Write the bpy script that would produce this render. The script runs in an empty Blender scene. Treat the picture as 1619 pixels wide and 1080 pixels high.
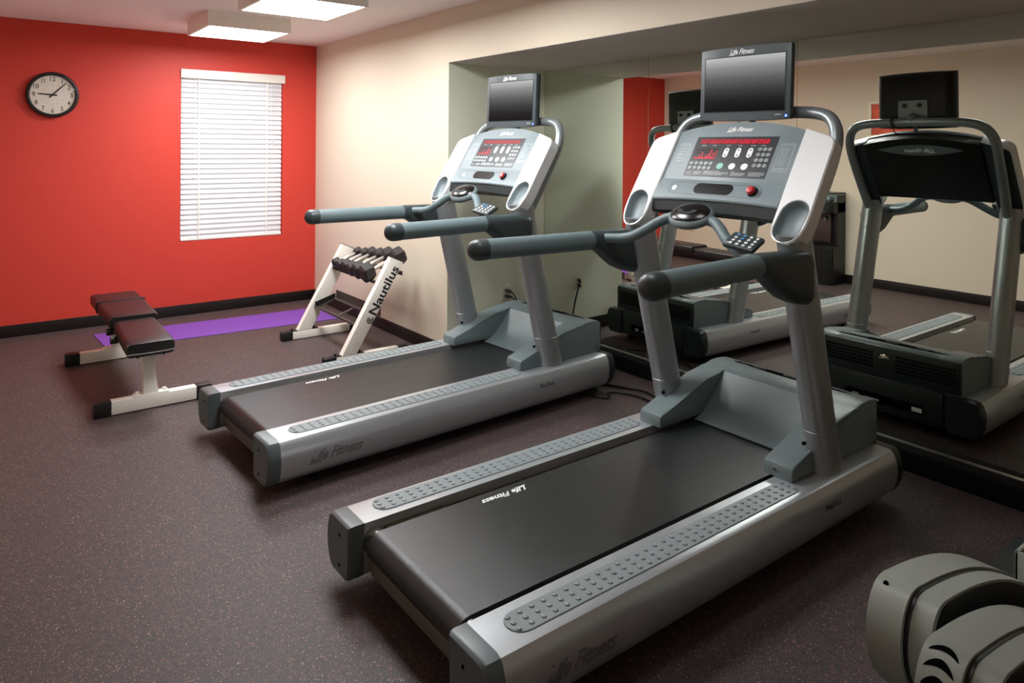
import bpy, bmesh, math, random
from mathutils import Vector, Matrix, Euler
from mathutils.geometry import tessellate_polygon
random.seed(7)
SC = bpy.context.scene
COL = SC.collection
PI = math.pi

# ------------------------------------------------------------------ materials
def lin(c):
    c = c/255.0
    return c/12.92 if c <= .04045 else ((c+.055)/1.055)**2.4
def rgb(r, g, b): return (lin(r), lin(g), lin(b), 1)

def mat(name, col, rough=.5, metal=0., spec=.5, bump=0., bscale=200., coat=0., var=0., vscale=8., em=None, es=0.):
    m = bpy.data.materials.new(name); m.use_nodes = True
    nt = m.node_tree; p = nt.nodes['Principled BSDF']
    p.inputs['Base Color'].default_value = col
    p.inputs['Roughness'].default_value = rough
    p.inputs['Metallic'].default_value = metal
    p.inputs['Specular IOR Level'].default_value = spec
    p.inputs['Coat Weight'].default_value = coat
    if em is not None:
        p.inputs['Emission Color'].default_value = em
        p.inputs['Emission Strength'].default_value = es
    tc = nt.nodes.new('ShaderNodeTexCoord')
    if bump:
        n = nt.nodes.new('ShaderNodeTexNoise'); n.inputs['Scale'].default_value = bscale
        n.inputs['Detail'].default_value = 4
        nt.links.new(tc.outputs['Object'], n.inputs['Vector'])
        b = nt.nodes.new('ShaderNodeBump'); b.inputs['Strength'].default_value = bump
        b.inputs['Distance'].default_value = .002
        nt.links.new(n.outputs['Fac'], b.inputs['Height'])
        nt.links.new(b.outputs['Normal'], p.inputs['Normal'])
    if var:
        n = nt.nodes.new('ShaderNodeTexNoise'); n.inputs['Scale'].default_value = vscale
        n.inputs['Detail'].default_value = 5
        nt.links.new(tc.outputs['Object'], n.inputs['Vector'])
        mr = nt.nodes.new('ShaderNodeMapRange')
        mr.inputs['To Min'].default_value = 1-var; mr.inputs['To Max'].default_value = 1+var
        nt.links.new(n.outputs['Fac'], mr.inputs['Value'])
        hs = nt.nodes.new('ShaderNodeHueSaturation'); hs.inputs['Color'].default_value = col
        nt.links.new(mr.outputs['Result'], hs.inputs['Value'])
        nt.links.new(hs.outputs['Color'], p.inputs['Base Color'])
    return m

M = {}
M['red'] = mat('red wall paint', rgb(206, 66, 54), .5, spec=.3, bump=.08, bscale=120)
M['cream'] = mat('cream wall paint', rgb(222, 210, 190), .6, spec=.25, bump=.15, bscale=90)
M['sage'] = mat('cream paint with greenish light', rgb(236, 239, 218), .55, spec=.3, bump=.35, bscale=45)  # cream niche wall; greenish light and extra brightness put into its colour
M['ceil'] = mat('white ceiling paint', rgb(244, 238, 234), .8, spec=.1, bump=.1, bscale=150)
M['soffit'] = mat('taupe soffit paint', rgb(208, 200, 190), .7, spec=.1, bump=.1, bscale=100)
M['base'] = mat('black vinyl baseboard', rgb(26, 20, 19), .35, spec=.5)
M['curb'] = mat('matt black curb', rgb(12, 10, 10), .8, spec=.15)
M['mirror'] = mat('mirror silvering', rgb(236, 240, 232), 0.0, metal=1)
M['alu'] = mat('aluminium channel', rgb(170, 168, 160), .3, metal=.9)
M['whiteplastic'] = mat('white plastic', rgb(236, 234, 226), .35)
M['silver'] = mat('silver metallic paint', rgb(164, 169, 172), .36, metal=.55, bump=.04, bscale=400)
M['rail'] = mat('brushed silver rail', rgb(196, 201, 206), .32, metal=.65)
M['fairing'] = mat('pearl silver fairing', rgb(240, 242, 244), .38, metal=.1, coat=.2)
M['grey'] = mat('blue grey plastic', rgb(108, 121, 124), .42, bump=.05, bscale=600)
M['greylt'] = mat('light grey plastic', rgb(130, 143, 148), .42, bump=.05, bscale=600)
M['dgrey'] = mat('dark slate plastic', rgb(58, 69, 71), .4, bump=.05, bscale=500)
M['grip'] = mat('slate rubber grip', rgb(104, 121, 125), .48, bump=.1, bscale=500)
M['elbow'] = mat('dark slate moulded plastic', rgb(56, 66, 68), .38)
M['bezel'] = mat('slate television bezel', rgb(74, 84, 89), .4)
M['emboss'] = mat('embossed silver lettering', rgb(146, 150, 153), .45, metal=.7)
M['slate'] = mat('blackish slate plastic', rgb(40, 48, 49), .4)
M['capgrey'] = mat('slate end cap', rgb(88, 98, 101), .38)
M['black'] = mat('black plastic', rgb(16, 17, 18), .4)
M['gloss'] = mat('gloss black lens', rgb(10, 8, 9), .22)
M['hole'] = mat('dark hole', rgb(5, 5, 5), .9, spec=.05)
M['belt'] = mat('black tread belt', rgb(36, 38, 40), .36, spec=.5, bump=.25, bscale=700, var=.15, vscale=3)
def streak(m, lo, hi):
    nt = m.node_tree; p = nt.nodes['Principled BSDF']; tc = nt.nodes.new('ShaderNodeTexCoord')
    mp = nt.nodes.new('ShaderNodeMapping'); mp.inputs['Scale'].default_value = (1.2, 14, 1)
    n = nt.nodes.new('ShaderNodeTexNoise'); n.inputs['Scale'].default_value = 3; n.inputs['Detail'].default_value = 6
    mr = nt.nodes.new('ShaderNodeMapRange'); mr.inputs['To Min'].default_value = lo; mr.inputs['To Max'].default_value = hi
    nt.links.new(tc.outputs['Object'], mp.inputs['Vector']); nt.links.new(mp.outputs[0], n.inputs['Vector']); nt.links.new(n.outputs['Fac'], mr.inputs['Value']); nt.links.new(mr.outputs[0], p.inputs['Roughness'])
streak(M['belt'], .27, .42)
M['deck'] = mat('dark deck steel', rgb(104, 94, 78), .25, metal=.85)
M['steel'] = mat('polished steel', rgb(190, 188, 182), .2, metal=1)
M['plate'] = mat('grey cross plate', rgb(120, 112, 106), .5, metal=.3)
M['pad'] = mat('grey ribbed foot pad', rgb(134, 143, 146), .42)
M['display'] = mat('charcoal overlay', rgb(48, 53, 58), .35)
M['ink'] = mat('white ink', rgb(246, 248, 248), .5)
M['inkgrey'] = mat('grey print', rgb(214, 221, 223), .5)
M['btn'] = mat('grey membrane button', rgb(158, 164, 166), .45)
M['btngreen'] = mat('mint membrane button', rgb(150, 210, 195), .45)
M['stop'] = mat('red stop button', rgb(200, 24, 24), .3)
M['led'] = mat('red led display', rgb(90, 8, 20), .4, em=rgb(230, 20, 50), es=.55)
M['ledbase'] = mat('dark red led window', rgb(50, 6, 14), .3, em=rgb(130, 8, 26), es=.3)
M['blueled'] = mat('blue led', rgb(40, 60, 220), .4, em=rgb(60, 90, 255), es=4)
M['engrave'] = mat('engraved dark lettering', rgb(52, 54, 54), .5)
M['vinyl'] = mat('black upholstery vinyl', rgb(24, 23, 24), .40, bump=.12, bscale=260)
M['stitch'] = mat('pale piping', rgb(120, 110, 106), .5)
M['whitepaint'] = mat('off white powder coat', rgb(242, 238, 228), .35)
M['cap'] = mat('black rubber end cap', rgb(20, 19, 20), .5)
M['rubber'] = mat('black rubber hex head', rgb(40, 35, 35), .55, bump=.1, bscale=400)
M['chrome'] = mat('chrome handle', rgb(225, 222, 216), .3, metal=.8)
M['bracket'] = mat('dark grey angle iron', rgb(84, 76, 70), .4, metal=.3)
M['mat'] = mat('purple foam mat', rgb(118, 70, 168), .65, bump=.3, bscale=300)
M['cord'] = mat('black cord', rgb(14, 13, 13), .4)
M['letter'] = mat('black lettering', rgb(22, 22, 24), .5)
M['clockface'] = mat('clock face paper', rgb(222, 214, 202), .5)
M['clockgrey'] = mat('faint grey numerals', rgb(176, 166, 158), .5)
M['beige'] = mat('painted fixture wood', rgb(246, 238, 230), .6)
M['outlet'] = mat('ivory outlet plate', rgb(226, 220, 196), .4)
M['silverbar'] = mat('satin graphite tube', rgb(150, 158, 161), .33, metal=.45)
M['art'] = mat('red orange print', rgb(208, 74, 38), .5, var=.45, vscale=9)
M['teal'] = mat('pale teal plastic', rgb(128, 152, 146), .4)
M['brown'] = mat('dark brown plastic', rgb(58, 44, 44), .4)
M['ellip'] = mat('warm grey moulded plastic', rgb(152, 157, 150), .45, bump=.06, bscale=400)

def mat_floor():
    m = bpy.data.materials.new('speckled rubber floor'); m.use_nodes = True
    nt = m.node_tree; p = nt.nodes['Principled BSDF']; L = nt.links
    tc = nt.nodes.new('ShaderNodeTexCoord')
    def specks(scale, thr, rad):
        v = nt.nodes.new('ShaderNodeTexVoronoi'); v.inputs['Scale'].default_value = scale
        L.new(tc.outputs['Object'], v.inputs['Vector'])
        s = nt.nodes.new('ShaderNodeSeparateColor'); L.new(v.outputs['Color'], s.inputs['Color'])
        a = nt.nodes.new('ShaderNodeMath'); a.operation = 'GREATER_THAN'; a.inputs[1].default_value = thr
        L.new(s.outputs['Red'], a.inputs[0])
        b = nt.nodes.new('ShaderNodeMath'); b.operation = 'LESS_THAN'; b.inputs[1].default_value = rad
        L.new(v.outputs['Distance'], b.inputs[0])
        c = nt.nodes.new('ShaderNodeMath'); c.operation = 'MULTIPLY'
        L.new(a.outputs[0], c.inputs[0]); L.new(b.outputs[0], c.inputs[1])
        return c, s
    base = nt.nodes.new('ShaderNodeTexNoise'); base.inputs['Scale'].default_value = 60; base.inputs['Detail'].default_value = 5
    L.new(tc.outputs['Object'], base.inputs['Vector'])
    cr = nt.nodes.new('ShaderNodeValToRGB')
    cr.color_ramp.elements[0].position = .3; cr.color_ramp.elements[0].color = rgb(60, 54, 55)
    cr.color_ramp.elements[1].position = .75; cr.color_ramp.elements[1].color = rgb(78, 70, 70)
    L.new(base.outputs['Fac'], cr.inputs['Fac'])
    cur = cr.outputs['Color']
    for scale, thr, rad, c1, c2 in ((230, .66, .36, rgb(150, 88, 90), rgb(146, 122, 108)), (150, .90, .27, rgb(210, 116, 118), rgb(206, 184, 166))):
        f, s = specks(scale, thr, rad)
        mx = nt.nodes.new('ShaderNodeMix'); mx.data_type = 'RGBA'
        mx.inputs['A'].default_value = c1; mx.inputs['B'].default_value = c2
        L.new(s.outputs['Green'], mx.inputs['Factor'])
        m2 = nt.nodes.new('ShaderNodeMix'); m2.data_type = 'RGBA'
        L.new(f.outputs[0], m2.inputs['Factor']); L.new(cur, m2.inputs['A']); L.new(mx.outputs['Result'], m2.inputs['B'])
        cur = m2.outputs['Result']
    L.new(cur, p.inputs['Base Color'])
    p.inputs['Roughness'].default_value = .55; p.inputs['Specular IOR Level'].default_value = .35
    b = nt.nodes.new('ShaderNodeBump'); b.inputs['Strength'].default_value = .2; b.inputs['Distance'].default_value = .001
    L.new(base.outputs['Fac'], b.inputs['Height']); L.new(b.outputs['Normal'], p.inputs['Normal'])
    return m
M['floor'] = mat_floor()

def mat_lens(name, tint=(1, 1, 1, 1)):
    m = bpy.data.materials.new(name); m.use_nodes = True
    nt = m.node_tree; nt.nodes.remove(nt.nodes['Principled BSDF'])
    o = nt.nodes['Material Output']
    t = nt.nodes.new('ShaderNodeBsdfTransparent'); t.inputs['Color'].default_value = tint
    g = nt.nodes.new('ShaderNodeBsdfGlossy'); g.inputs['Roughness'].default_value = .02
    x = nt.nodes.new('ShaderNodeMixShader')
    x.inputs[0].default_value = .05; nt.links.new(t.outputs[0], x.inputs[1]); nt.links.new(g.outputs[0], x.inputs[2])
    nt.links.new(x.outputs[0], o.inputs['Surface'])
    return m
M['lens'] = mat_lens('clear lens')

def mat_emit(name, col, s):
    m = bpy.data.materials.new(name); m.use_nodes = True
    nt = m.node_tree; nt.nodes.remove(nt.nodes['Principled BSDF'])
    e = nt.nodes.new('ShaderNodeEmission'); e.inputs['Color'].default_value = col; e.inputs['Strength'].default_value = s
    nt.links.new(e.outputs[0], nt.nodes['Material Output'].inputs['Surface'])
    return m
LAMP = 15.0
M['lamp'] = mat_emit('lit fluorescent diffuser', (.98, .985, .985, 1), LAMP)
M['lampfill'] = mat_emit('added fill diffuser', (.98, .985, .985, 1), LAMP*.22)

def mat_slat():
    m = bpy.data.materials.new('white blind slats'); m.use_nodes = True
    nt = m.node_tree; p = nt.nodes['Principled BSDF']; o = nt.nodes['Material Output']
    p.inputs['Base Color'].default_value = rgb(240, 240, 242); p.inputs['Roughness'].default_value = .45
    t = nt.nodes.new('ShaderNodeBsdfTranslucent'); t.inputs['Color'].default_value = rgb(246, 246, 250)
    x = nt.nodes.new('ShaderNodeMixShader'); x.inputs[0].default_value = .35
    nt.links.new(p.outputs[0], x.inputs[1]); nt.links.new(t.outputs[0], x.inputs[2]); nt.links.new(x.outputs[0], o.inputs['Surface'])
    return m
M['slat'] = mat_slat()

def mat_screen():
    # a painted screen reflection: a grey-to-black sheen put into the emission
    m = bpy.data.materials.new('painted screen reflection'); m.use_nodes = True
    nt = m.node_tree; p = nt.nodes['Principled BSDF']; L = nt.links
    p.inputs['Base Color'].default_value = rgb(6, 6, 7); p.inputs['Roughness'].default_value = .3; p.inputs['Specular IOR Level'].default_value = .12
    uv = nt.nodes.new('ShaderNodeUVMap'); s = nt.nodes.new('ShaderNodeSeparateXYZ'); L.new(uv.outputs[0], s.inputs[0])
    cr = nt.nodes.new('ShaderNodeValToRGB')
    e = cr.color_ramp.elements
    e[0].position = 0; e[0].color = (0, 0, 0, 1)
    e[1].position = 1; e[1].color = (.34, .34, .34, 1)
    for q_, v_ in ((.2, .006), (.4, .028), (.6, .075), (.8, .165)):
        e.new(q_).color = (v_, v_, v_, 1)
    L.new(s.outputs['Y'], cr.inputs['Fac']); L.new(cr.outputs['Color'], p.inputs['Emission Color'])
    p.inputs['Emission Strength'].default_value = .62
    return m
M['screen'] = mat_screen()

# ------------------------------------------------------------------ helpers
def finish(bm, name, mats, parent=None, ang=35, recalc=True):
    if recalc: bmesh.ops.recalc_face_normals(bm, faces=bm.faces)
    me = bpy.data.meshes.new(name); bm.to_mesh(me); bm.free()
    if not isinstance(mats, (list, tuple)): mats = [mats]
    for m in mats: me.materials.append(m)
    me.shade_smooth(); me.set_sharp_from_angle(angle=math.radians(ang))
    o = bpy.data.objects.new(name, me); COL.objects.link(o)
    if parent is not None: o.parent = parent
    return o
def tag(o, label, cat, group=None):
    o['label'] = label; o['category'] = cat
    if group: o['group'] = group
    return o
def struct(o): o['kind'] = 'structure'; return o
def empty(name, loc, rz=0):
    o = bpy.data.objects.new(name, None); COL.objects.link(o); o.empty_display_size = .1
    o.location = loc; o.rotation_euler = (0, 0, rz); return o
def copy_tree(o, parent=None):
    c = o.copy(); COL.objects.link(c)
    if parent is not None: c.parent = parent
    for ch in list(o.children): copy_tree(ch, c)
    return c

def box(bm, a, b, bev=0., mi=0, seg=2):
    a, b = Vector(a), Vector(b)
    lo = Vector((min(a[i], b[i]) for i in range(3))); hi = Vector((max(a[i], b[i]) for i in range(3)))
    vs = [bm.verts.new((x, y, z)) for z in (lo.z, hi.z) for y in (lo.y, hi.y) for x in (lo.x, hi.x)]
    F = [(0, 2, 3, 1), (4, 5, 7, 6), (0, 1, 5, 4), (2, 6, 7, 3), (0, 4, 6, 2), (1, 3, 7, 5)]
    fs = [bm.faces.new([vs[i] for i in f]) for f in F]
    for f in fs: f.material_index = mi
    if bev:
        es = list({e for f in fs for e in f.edges})
        bmesh.ops.bevel(bm, geom=es, offset=bev, segments=seg, profile=.5, affect='EDGES', clamp_overlap=True)
    return vs
def prism(bm, pts, f0, f1, bev=0., mi=0, seg=2, sharp=None):
    """closed polygon pts (2D) placed by f0 and f1 (2D -> 3D); both ends capped"""
    A = [bm.verts.new(f0(*p)) for p in pts]; B = [bm.verts.new(f1(*p)) for p in pts]
    n = len(pts); fs = []
    c0 = bm.faces.new(A); c1 = bm.faces.new(B[::-1]); fs += [c0, c1]
    for i in range(n):
        j = (i+1) % n
        fs.append(bm.faces.new((A[j], A[i], B[i], B[j])))
    for f in fs: f.material_index = mi
    if bev:
        es = list(c0.edges)+list(c1.edges)
        bmesh.ops.bevel(bm, geom=es, offset=bev, segments=seg, profile=.5, affect='EDGES', clamp_overlap=True)
    return fs
def smooth_path(pts, k=6):
    P = [Vector(p) for p in pts]
    if len(P) < 3 or k < 2: return P
    out = []
    for i in range(len(P)-1):
        p0 = P[max(i-1, 0)]; p1 = P[i]; p2 = P[i+1]; p3 = P[min(i+2, len(P)-1)]
        for j in range(k):
            t = j/k
            out.append(.5*((2*p1)+(p2-p0)*t+(2*p0-5*p1+4*p2-p3)*t*t+(3*p1-p0-3*p2+p3)*t**3))
    out.append(P[-1]); return out
def tube(bm, pts, r, n=12, k=6, mi=0, caps=True, ry=None):
    P = smooth_path(pts, k)
    rs = r if isinstance(r, (list, tuple)) else [r]*len(P)
    if len(rs) != len(P): rs = [rs[0]+(rs[-1]-rs[0])*i/(len(P)-1) for i in range(len(P))]
    T = [(P[min(i+1, len(P)-1)]-P[max(i-1, 0)]).normalized() for i in range(len(P))]
    up = Vector((0, 0, 1))
    if abs(T[0].dot(up)) > .95: up = Vector((1, 0, 0))
    N = (up-T[0]*up.dot(T[0])).normalized(); rings = []
    for i, p in enumerate(P):
        N = (N-T[i]*N.dot(T[i])).normalized(); B = T[i].cross(N)
        rings.append([bm.verts.new(p+(N*math.cos(a)+B*math.sin(a))*rs[i]) for a in (2*PI*j/n for j in range(n))])
    for i in range(len(rings)-1):
        for j in range(n):
            f = bm.faces.new((rings[i][j], rings[i][(j+1) % n], rings[i+1][(j+1) % n], rings[i+1][j])); f.material_index = mi
    if caps:
        bm.faces.new(rings[0][::-1]).material_index = mi; bm.faces.new(rings[-1]).material_index = mi
    return rings
def loft(bm, rings, caps=True, mi=0, close=True):
    R = [[bm.verts.new(p) for p in r] for r in rings]; n = len(R[0])
    for i in range(len(R)-1):
        for j in range(n if close else n-1):
            f = bm.faces.new((R[i][j], R[i][(j+1) % n], R[i+1][(j+1) % n], R[i+1][j])); f.material_index = mi
    if caps:
        bm.faces.new(R[0][::-1]).material_index = mi; bm.faces.new(R[-1]).material_index = mi
    return R
def lathe(bm, prof, mtx=None, n=32, mi=0):
    """prof: (r, h) pairs, axis z, transformed by mtx"""
    mtx = mtx or Matrix(); R = []
    for r, h in prof:
        if r < 1e-6: R.append([bm.verts.new(mtx @ Vector((0, 0, h)))])
        else: R.append([bm.verts.new(mtx @ Vector((r*math.cos(2*PI*j/n), r*math.sin(2*PI*j/n), h))) for j in range(n)])
    for a, b in zip(R, R[1:]):
        for j in range(n):
            k = (j+1) % n
            v = [a[j % len(a)], a[k % len(a)], b[k % len(b)], b[j % len(b)]]
            u = []
            for q in v:
                if q not in u: u.append(q)
            if len(u) > 2: bm.faces.new(u).material_index = mi
    return R
def cyl(bm, p0, p1, r, n=16, mi=0): return tube(bm, [p0, p1], r, n=n, k=1, mi=mi)
def ellipsoid(bm, c, r, mtx=None, u=20, v=12, mi=0):
    res = bmesh.ops.create_uvsphere(bm, u_segments=u, v_segments=v, radius=1)
    mt = Matrix.Translation(c) @ (mtx or Matrix()) @ Matrix.Diagonal((*r, 1))
    for q in res['verts']:
        q.co = mt @ q.co
        for f in q.link_faces: f.material_index = mi
def stadium(cx, cy, lx, ly, n=8):
    """rounded slot outline; lx,ly half sizes"""
    r = min(lx, ly); pts = []
    if lx >= ly:
        for s, a0 in ((1, -PI/2), (-1, PI/2)):
            for i in range(n+1):
                a = a0+PI*i/n; pts.append((cx+s*(lx-r)+r*math.cos(a), cy+r*math.sin(a)))
    else:
        for s, a0 in ((1, 0), (-1, PI)):
            for i in range(n+1):
                a = a0+PI*i/n; pts.append((cx+r*math.cos(a), cy+s*(ly-r)+r*math.sin(a)))
    return pts
def rrect(cx, cy, hx, hy, r, n=4):
    pts = []
    for sx, sy, a0 in ((1, -1, -PI/2), (1, 1, 0), (-1, 1, PI/2), (-1, -1, PI)):
        for i in range(n+1):
            a = a0+PI/2*i/n; pts.append((cx+sx*(hx-r)+r*math.cos(a), cy+sy*(hy-r)+r*math.sin(a)))
    return pts
_fc = {}
def glyphs(s, shear=0., bold=0.):
    key = (s, shear, bold)
    if key not in _fc:
        c = bpy.data.curves.new('lettering', 'FONT'); c.body = s; c.size = 1; c.shear = shear; c.offset = bold
        c.extrude = 0; c.align_x = 'CENTER'; c.align_y = 'CENTER'; c.resolution_u = 3
        o = bpy.data.objects.new('lettering', c); COL.objects.link(o)
        dg = bpy.context.evaluated_depsgraph_get()
        me = bpy.data.meshes.new_from_object(o.evaluated_get(dg))
        vs = [v.co.copy() for v in me.vertices]; fs = [tuple(p.vertices) for p in me.polygons]
        bpy.data.objects.remove(o); bpy.data.curves.remove(c); bpy.data.meshes.remove(me)
        x = [v.x for v in vs]; y = [v.y for v in vs]
        cx, cy = (min(x)+max(x))/2, (min(y)+max(y))/2; w = max(x)-min(x); h = max(y)-min(y)
        _fc[key] = ([(v.x-cx, v.y-cy) for v in vs], fs, w, h)
    return _fc[key]
def text(bm, s, w, mtx, h=None, shear=0., bold=0., mi=0, warp=None):
    """lettering of total width w (and height h) in the xy plane of mtx"""
    vs, fs, W, H = glyphs(s, shear, bold); sx = w/W; sy = sx if h is None else h/H
    V = []
    for x, y in vs:
        q = Vector((x*sx, y*sy, 0))
        V.append(bm.verts.new(mtx @ (warp(q) if warp else q)))
    for f in fs:
        try: bm.faces.new([V[i] for i in f]).material_index = mi
        except ValueError: pass
def frame(o, x, y, n=None):
    x = Vector(x).normalized(); y = Vector(y).normalized(); n = Vector(n) if n else x.cross(y)
    return Matrix(((x.x, y.x, n.x, o[0]), (x.y, y.y, n.y, o[1]), (x.z, y.z, n.z, o[2]), (0, 0, 0, 1)))
def logo(bm, w, mtx, h, mi=0, warp=None):
    """slanted script style 'Life Fitness' with a long foot under the L"""
    text(bm, 'Life Fitness', w, mtx, h=h, shear=.45, bold=.028, mi=mi, warp=warp)
    pts = [(-.56*w, -.62*h), (-.28*w, -.60*h), (-.29*w, -.50*h), (-.50*w, -.50*h)]
    V = []
    for p in pts:
        q = Vector((p[0], p[1], 0)); V.append(bm.verts.new(mtx @ (warp(q) if warp else q)))
    bm.faces.new(V).material_index = mi

# ------------------------------------------------------------------ the room
XM = .868           # mirror plane
YN = -2.409         # where the mirror niche begins
ZS = 2.067          # soffit of the niche
H = 2.441
XL = -3.315         # opposite wall
YF = -7.7           # wall behind the camera
T = .12

bm = bmesh.new(); box(bm, (XL-T, YF-T, -.1), (XM+T+.1, T, 0)); struct(finish(bm, 'floor', M['floor']))
bm = bmesh.new(); box(bm, (XL-T, YF-T, H), (XM+T+.1, T, H+.1)); struct(finish(bm, 'ceiling', M['ceil']))
# red wall with window opening
wx0, wx1, wz0, wz1 = -1.215, -.322, .64, 2.135
bm = bmesh.new()
box(bm, (XL-T, 0, 0), (wx0, T, H)); box(bm, (wx1, 0, 0), (XM+T+.1, T, H))
box(bm, (wx0, 0, 0), (wx1, T, wz0)); box(bm, (wx0, 0, wz1), (wx1, T, H))
struct(finish(bm, 'wall_back', M['red']))
# cream wall, bulkhead above the niche (one wall mesh), niche return with greenish light in its colour
bm = bmesh.new()
box(bm, (0, YN, 0), (T, 0, H))
box(bm, (0, YF, ZS+.004), (T, YN, H))
struct(finish(bm, 'wall_right', M['cream']))
bm = bmesh.new(); box(bm, (.0005, YN-.002, 0), (XM+T, YN+.1, ZS)); struct(finish(bm, 'wall_niche', M['sage']))
bm = bmesh.new(); box(bm, (.0005, YF, ZS), (XM+T, YN+.1, ZS+.05)); struct(finish(bm, 'trim_1', M['soffit']))
bm = bmesh.new(); box(bm, (XM+.006, YF, 0), (XM+T+.1, YN+.1, H)); struct(finish(bm, 'wall_mirror', M['cream']))
bm = bmesh.new(); box(bm, (XL-T, YF-T, 0), (XL, T, H)); struct(finish(bm, 'wall_left', M['cream']))
bm = bmesh.new(); box(bm, (XL-T, YF-T, 0), (XM+T+.1, YF, H)); struct(finish(bm, 'wall_front', M['cream']))
# baseboards
def baseboard(name, a, b, h=.098):
    bm = bmesh.new(); box(bm, (a[0], a[1], 0), (b[0], b[1], h), .003); return struct(finish(bm, name, M['base']))
baseboard('baseboard_back', (XL, -.012), (0, 0), .092)
baseboard('baseboard_right', (-.012, YN-.014), (0, 0), .092)
baseboard('baseboard_niche', (0, YN-.014), (XM-.08, YN-.002))
baseboard('baseboard_left', (XL, YF), (XL+.012, -.012))
bm = bmesh.new(); box(bm, (XM-.085, YF, 0), (XM+.004, YN-.002, .094), .003); struct(finish(bm, 'baseboard_mirror', M['curb']))
bm = bmesh.new(); box(bm, (XM-.013, YF, .094), (XM+.004, YN-.002, .099)); struct(finish(bm, 'trim_2', M['alu']))
bm = bmesh.new(); box(bm, (XM-.006, YN-.010, .1), (XM+.003, YN-.002, ZS)); struct(finish(bm, 'trim_3', M['outlet']))
# mirror panels
seams = [YN-.012, -3.475, -4.53, -5.585, -6.64]
mlab = ['wall mirror panel at the left, beside the niche wall', 'middle wall mirror panel behind the near treadmill console',
        'right-hand wall mirror panel showing the back of a treadmill', 'wall mirror panel past the right edge of the photo']
for i in range(4):
    bm = bmesh.new(); box(bm, (XM, seams[i+1]+.0012, .0985), (XM+.006, seams[i]-.0012, ZS-.001))
    o = finish(bm, 'mirror', M['mirror']); tag(o, mlab[i], 'mirror', 'mirror panels on the niche wall')

# window: frame, glass, daylight behind
w = empty('window_1', ((wx0+wx1)/2, .09, wz0)); struct(w)
bm = bmesh.new()
hw = (wx1-wx0)/2; hh = wz1-wz0
for a, b in (((-hw, -.02, 0), (-hw+.04, .02, hh)), ((hw-.04, -.02, 0), (hw, .02, hh)), ((-hw, -.02, 0), (hw, .02, .04)), ((-hw, -.02, hh-.04), (hw, .02, hh)), ((-hw, -.02, hh/2-.02), (hw, .02, hh/2+.02))):
    box(bm, a, b)
finish(bm, 'window_frame', M['whiteplastic'], w)
bm = bmesh.new(); box(bm, (-hw+.03, -.003, .03), (hw-.03, .003, hh-.03)); finish(bm, 'window_pane', M['lens'], w)

# blind
bl = empty('window_blind', ((wx0+wx1)/2, .0, wz0))
tag(bl, 'white slatted blind closed over the window in the red wall', 'blind')
bm = bmesh.new(); box(bm, (-hw-.004, -.022, hh-.075), (hw+.012, -.006, hh+.002), .004); box(bm, (-hw+.01, -.006, hh-.06), (hw-.01, .05, hh-.005))
finish(bm, 'valance', M['whiteplastic'], bl)
bm = bmesh.new(); ns = 32; z0, z1 = .035, hh-.085
for i in range(ns):
    zc = z0+(z1-z0)*i/(ns-1); tl = math.radians(64+2.2*math.sin(i*2.3)); c, s = math.cos(tl)*.0255, math.sin(tl)*.0255
    prof = []
    for t in (-1, -.5, 0, .5, 1): prof.append((t*c, t*s, .003*(1-t*t)))
    up = [(.022+a-k*.8, zc+b+k*.3) for a, b, k in prof]; dn = [(y+.0025, z) for y, z in up[::-1]]
    prism(bm, up+dn, lambda y, z: Vector((-hw+.008, y, z)), lambda y, z: Vector((hw-.010, y, z)))
finish(bm, 'slats', M['slat'], bl, ang=50)
bm = bmesh.new(); box(bm, (-hw+.006, .0, .004), (hw-.010, .045, .022), .003); finish(bm, 'bottom_rail', M['whiteplastic'], bl)
for x in (-hw+.15, hw-.15):
    bm = bmesh.new(); box(bm, (x-.006, -.0015, .02), (x+.006, -.0005, hh-.075)); finish(bm, 'ladder_tape', M['whiteplastic'], bl)
bm = bmesh.new(); cyl(bm, (-hw+.11, -.006, hh-.08), (-hw+.11, -.006, .56), .0022, 6); cyl(bm, (-hw+.11, -.006, .56), (-hw+.11, -.006, .53), .006, 8)
finish(bm, 'pull_cord', M['inkgrey'], bl)
bm = bmesh.new(); cyl(bm, (hw-.10, -.006, hh-.08), (hw-.10, -.006, .88), .002, 6); tube(bm, [(hw-.10, -.006, .90), (hw-.09, -.006, .87), (hw-.10, -.006, .84), (hw-.11, -.006, .87), (hw-.10, -.006, .90)], .003, 6)
finish(bm, 'cord_loop', M['inkgrey'], bl)

# ceiling light boxes
def ceiling_light(x, y, label, lm='lamp'):
    r = empty('ceiling_light', (x, y, 2.335)); tag(r, label, 'ceiling light', 'square ceiling light boxes')
    hx, hy, hz = .3, .312, H-2.335
    bm = bmesh.new(); t = .018
    for a, b in (((-hx, -hy, 0), (-hx+t, hy, hz)), ((hx-t, -hy, 0), (hx, hy, hz)), ((-hx+t, -hy, 0), (hx-t, -hy+t, hz)), ((-hx+t, hy-t, 0), (hx-t, hy, hz))): box(bm, a, b)
    box(bm, (-hx+t, -hy+t, .03), (hx-t, hy-t, hz))
    finish(bm, 'housing', M['beige'], r)
    bm = bmesh.new(); box(bm, (-hx+t, -hy+t, .004), (hx-t, hy-t, .012)); finish(bm, 'diffuser', M[lm], r)
ceiling_light(-1.013, -.968, 'lit square ceiling light box nearest the red wall')
ceiling_light(-1.010, -2.300, 'lit square ceiling light box at top, farther from the red wall')
ceiling_light(-1.010, -3.63, 'square ceiling light box between the two treadmills, over the top edge of the photo')
ceiling_light(-1.010, -4.96, 'added dim fill light box, unseen, closest to the camera, over the top edge of the photo', 'lampfill')  # unseen lamp added to brighten the near machines

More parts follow.
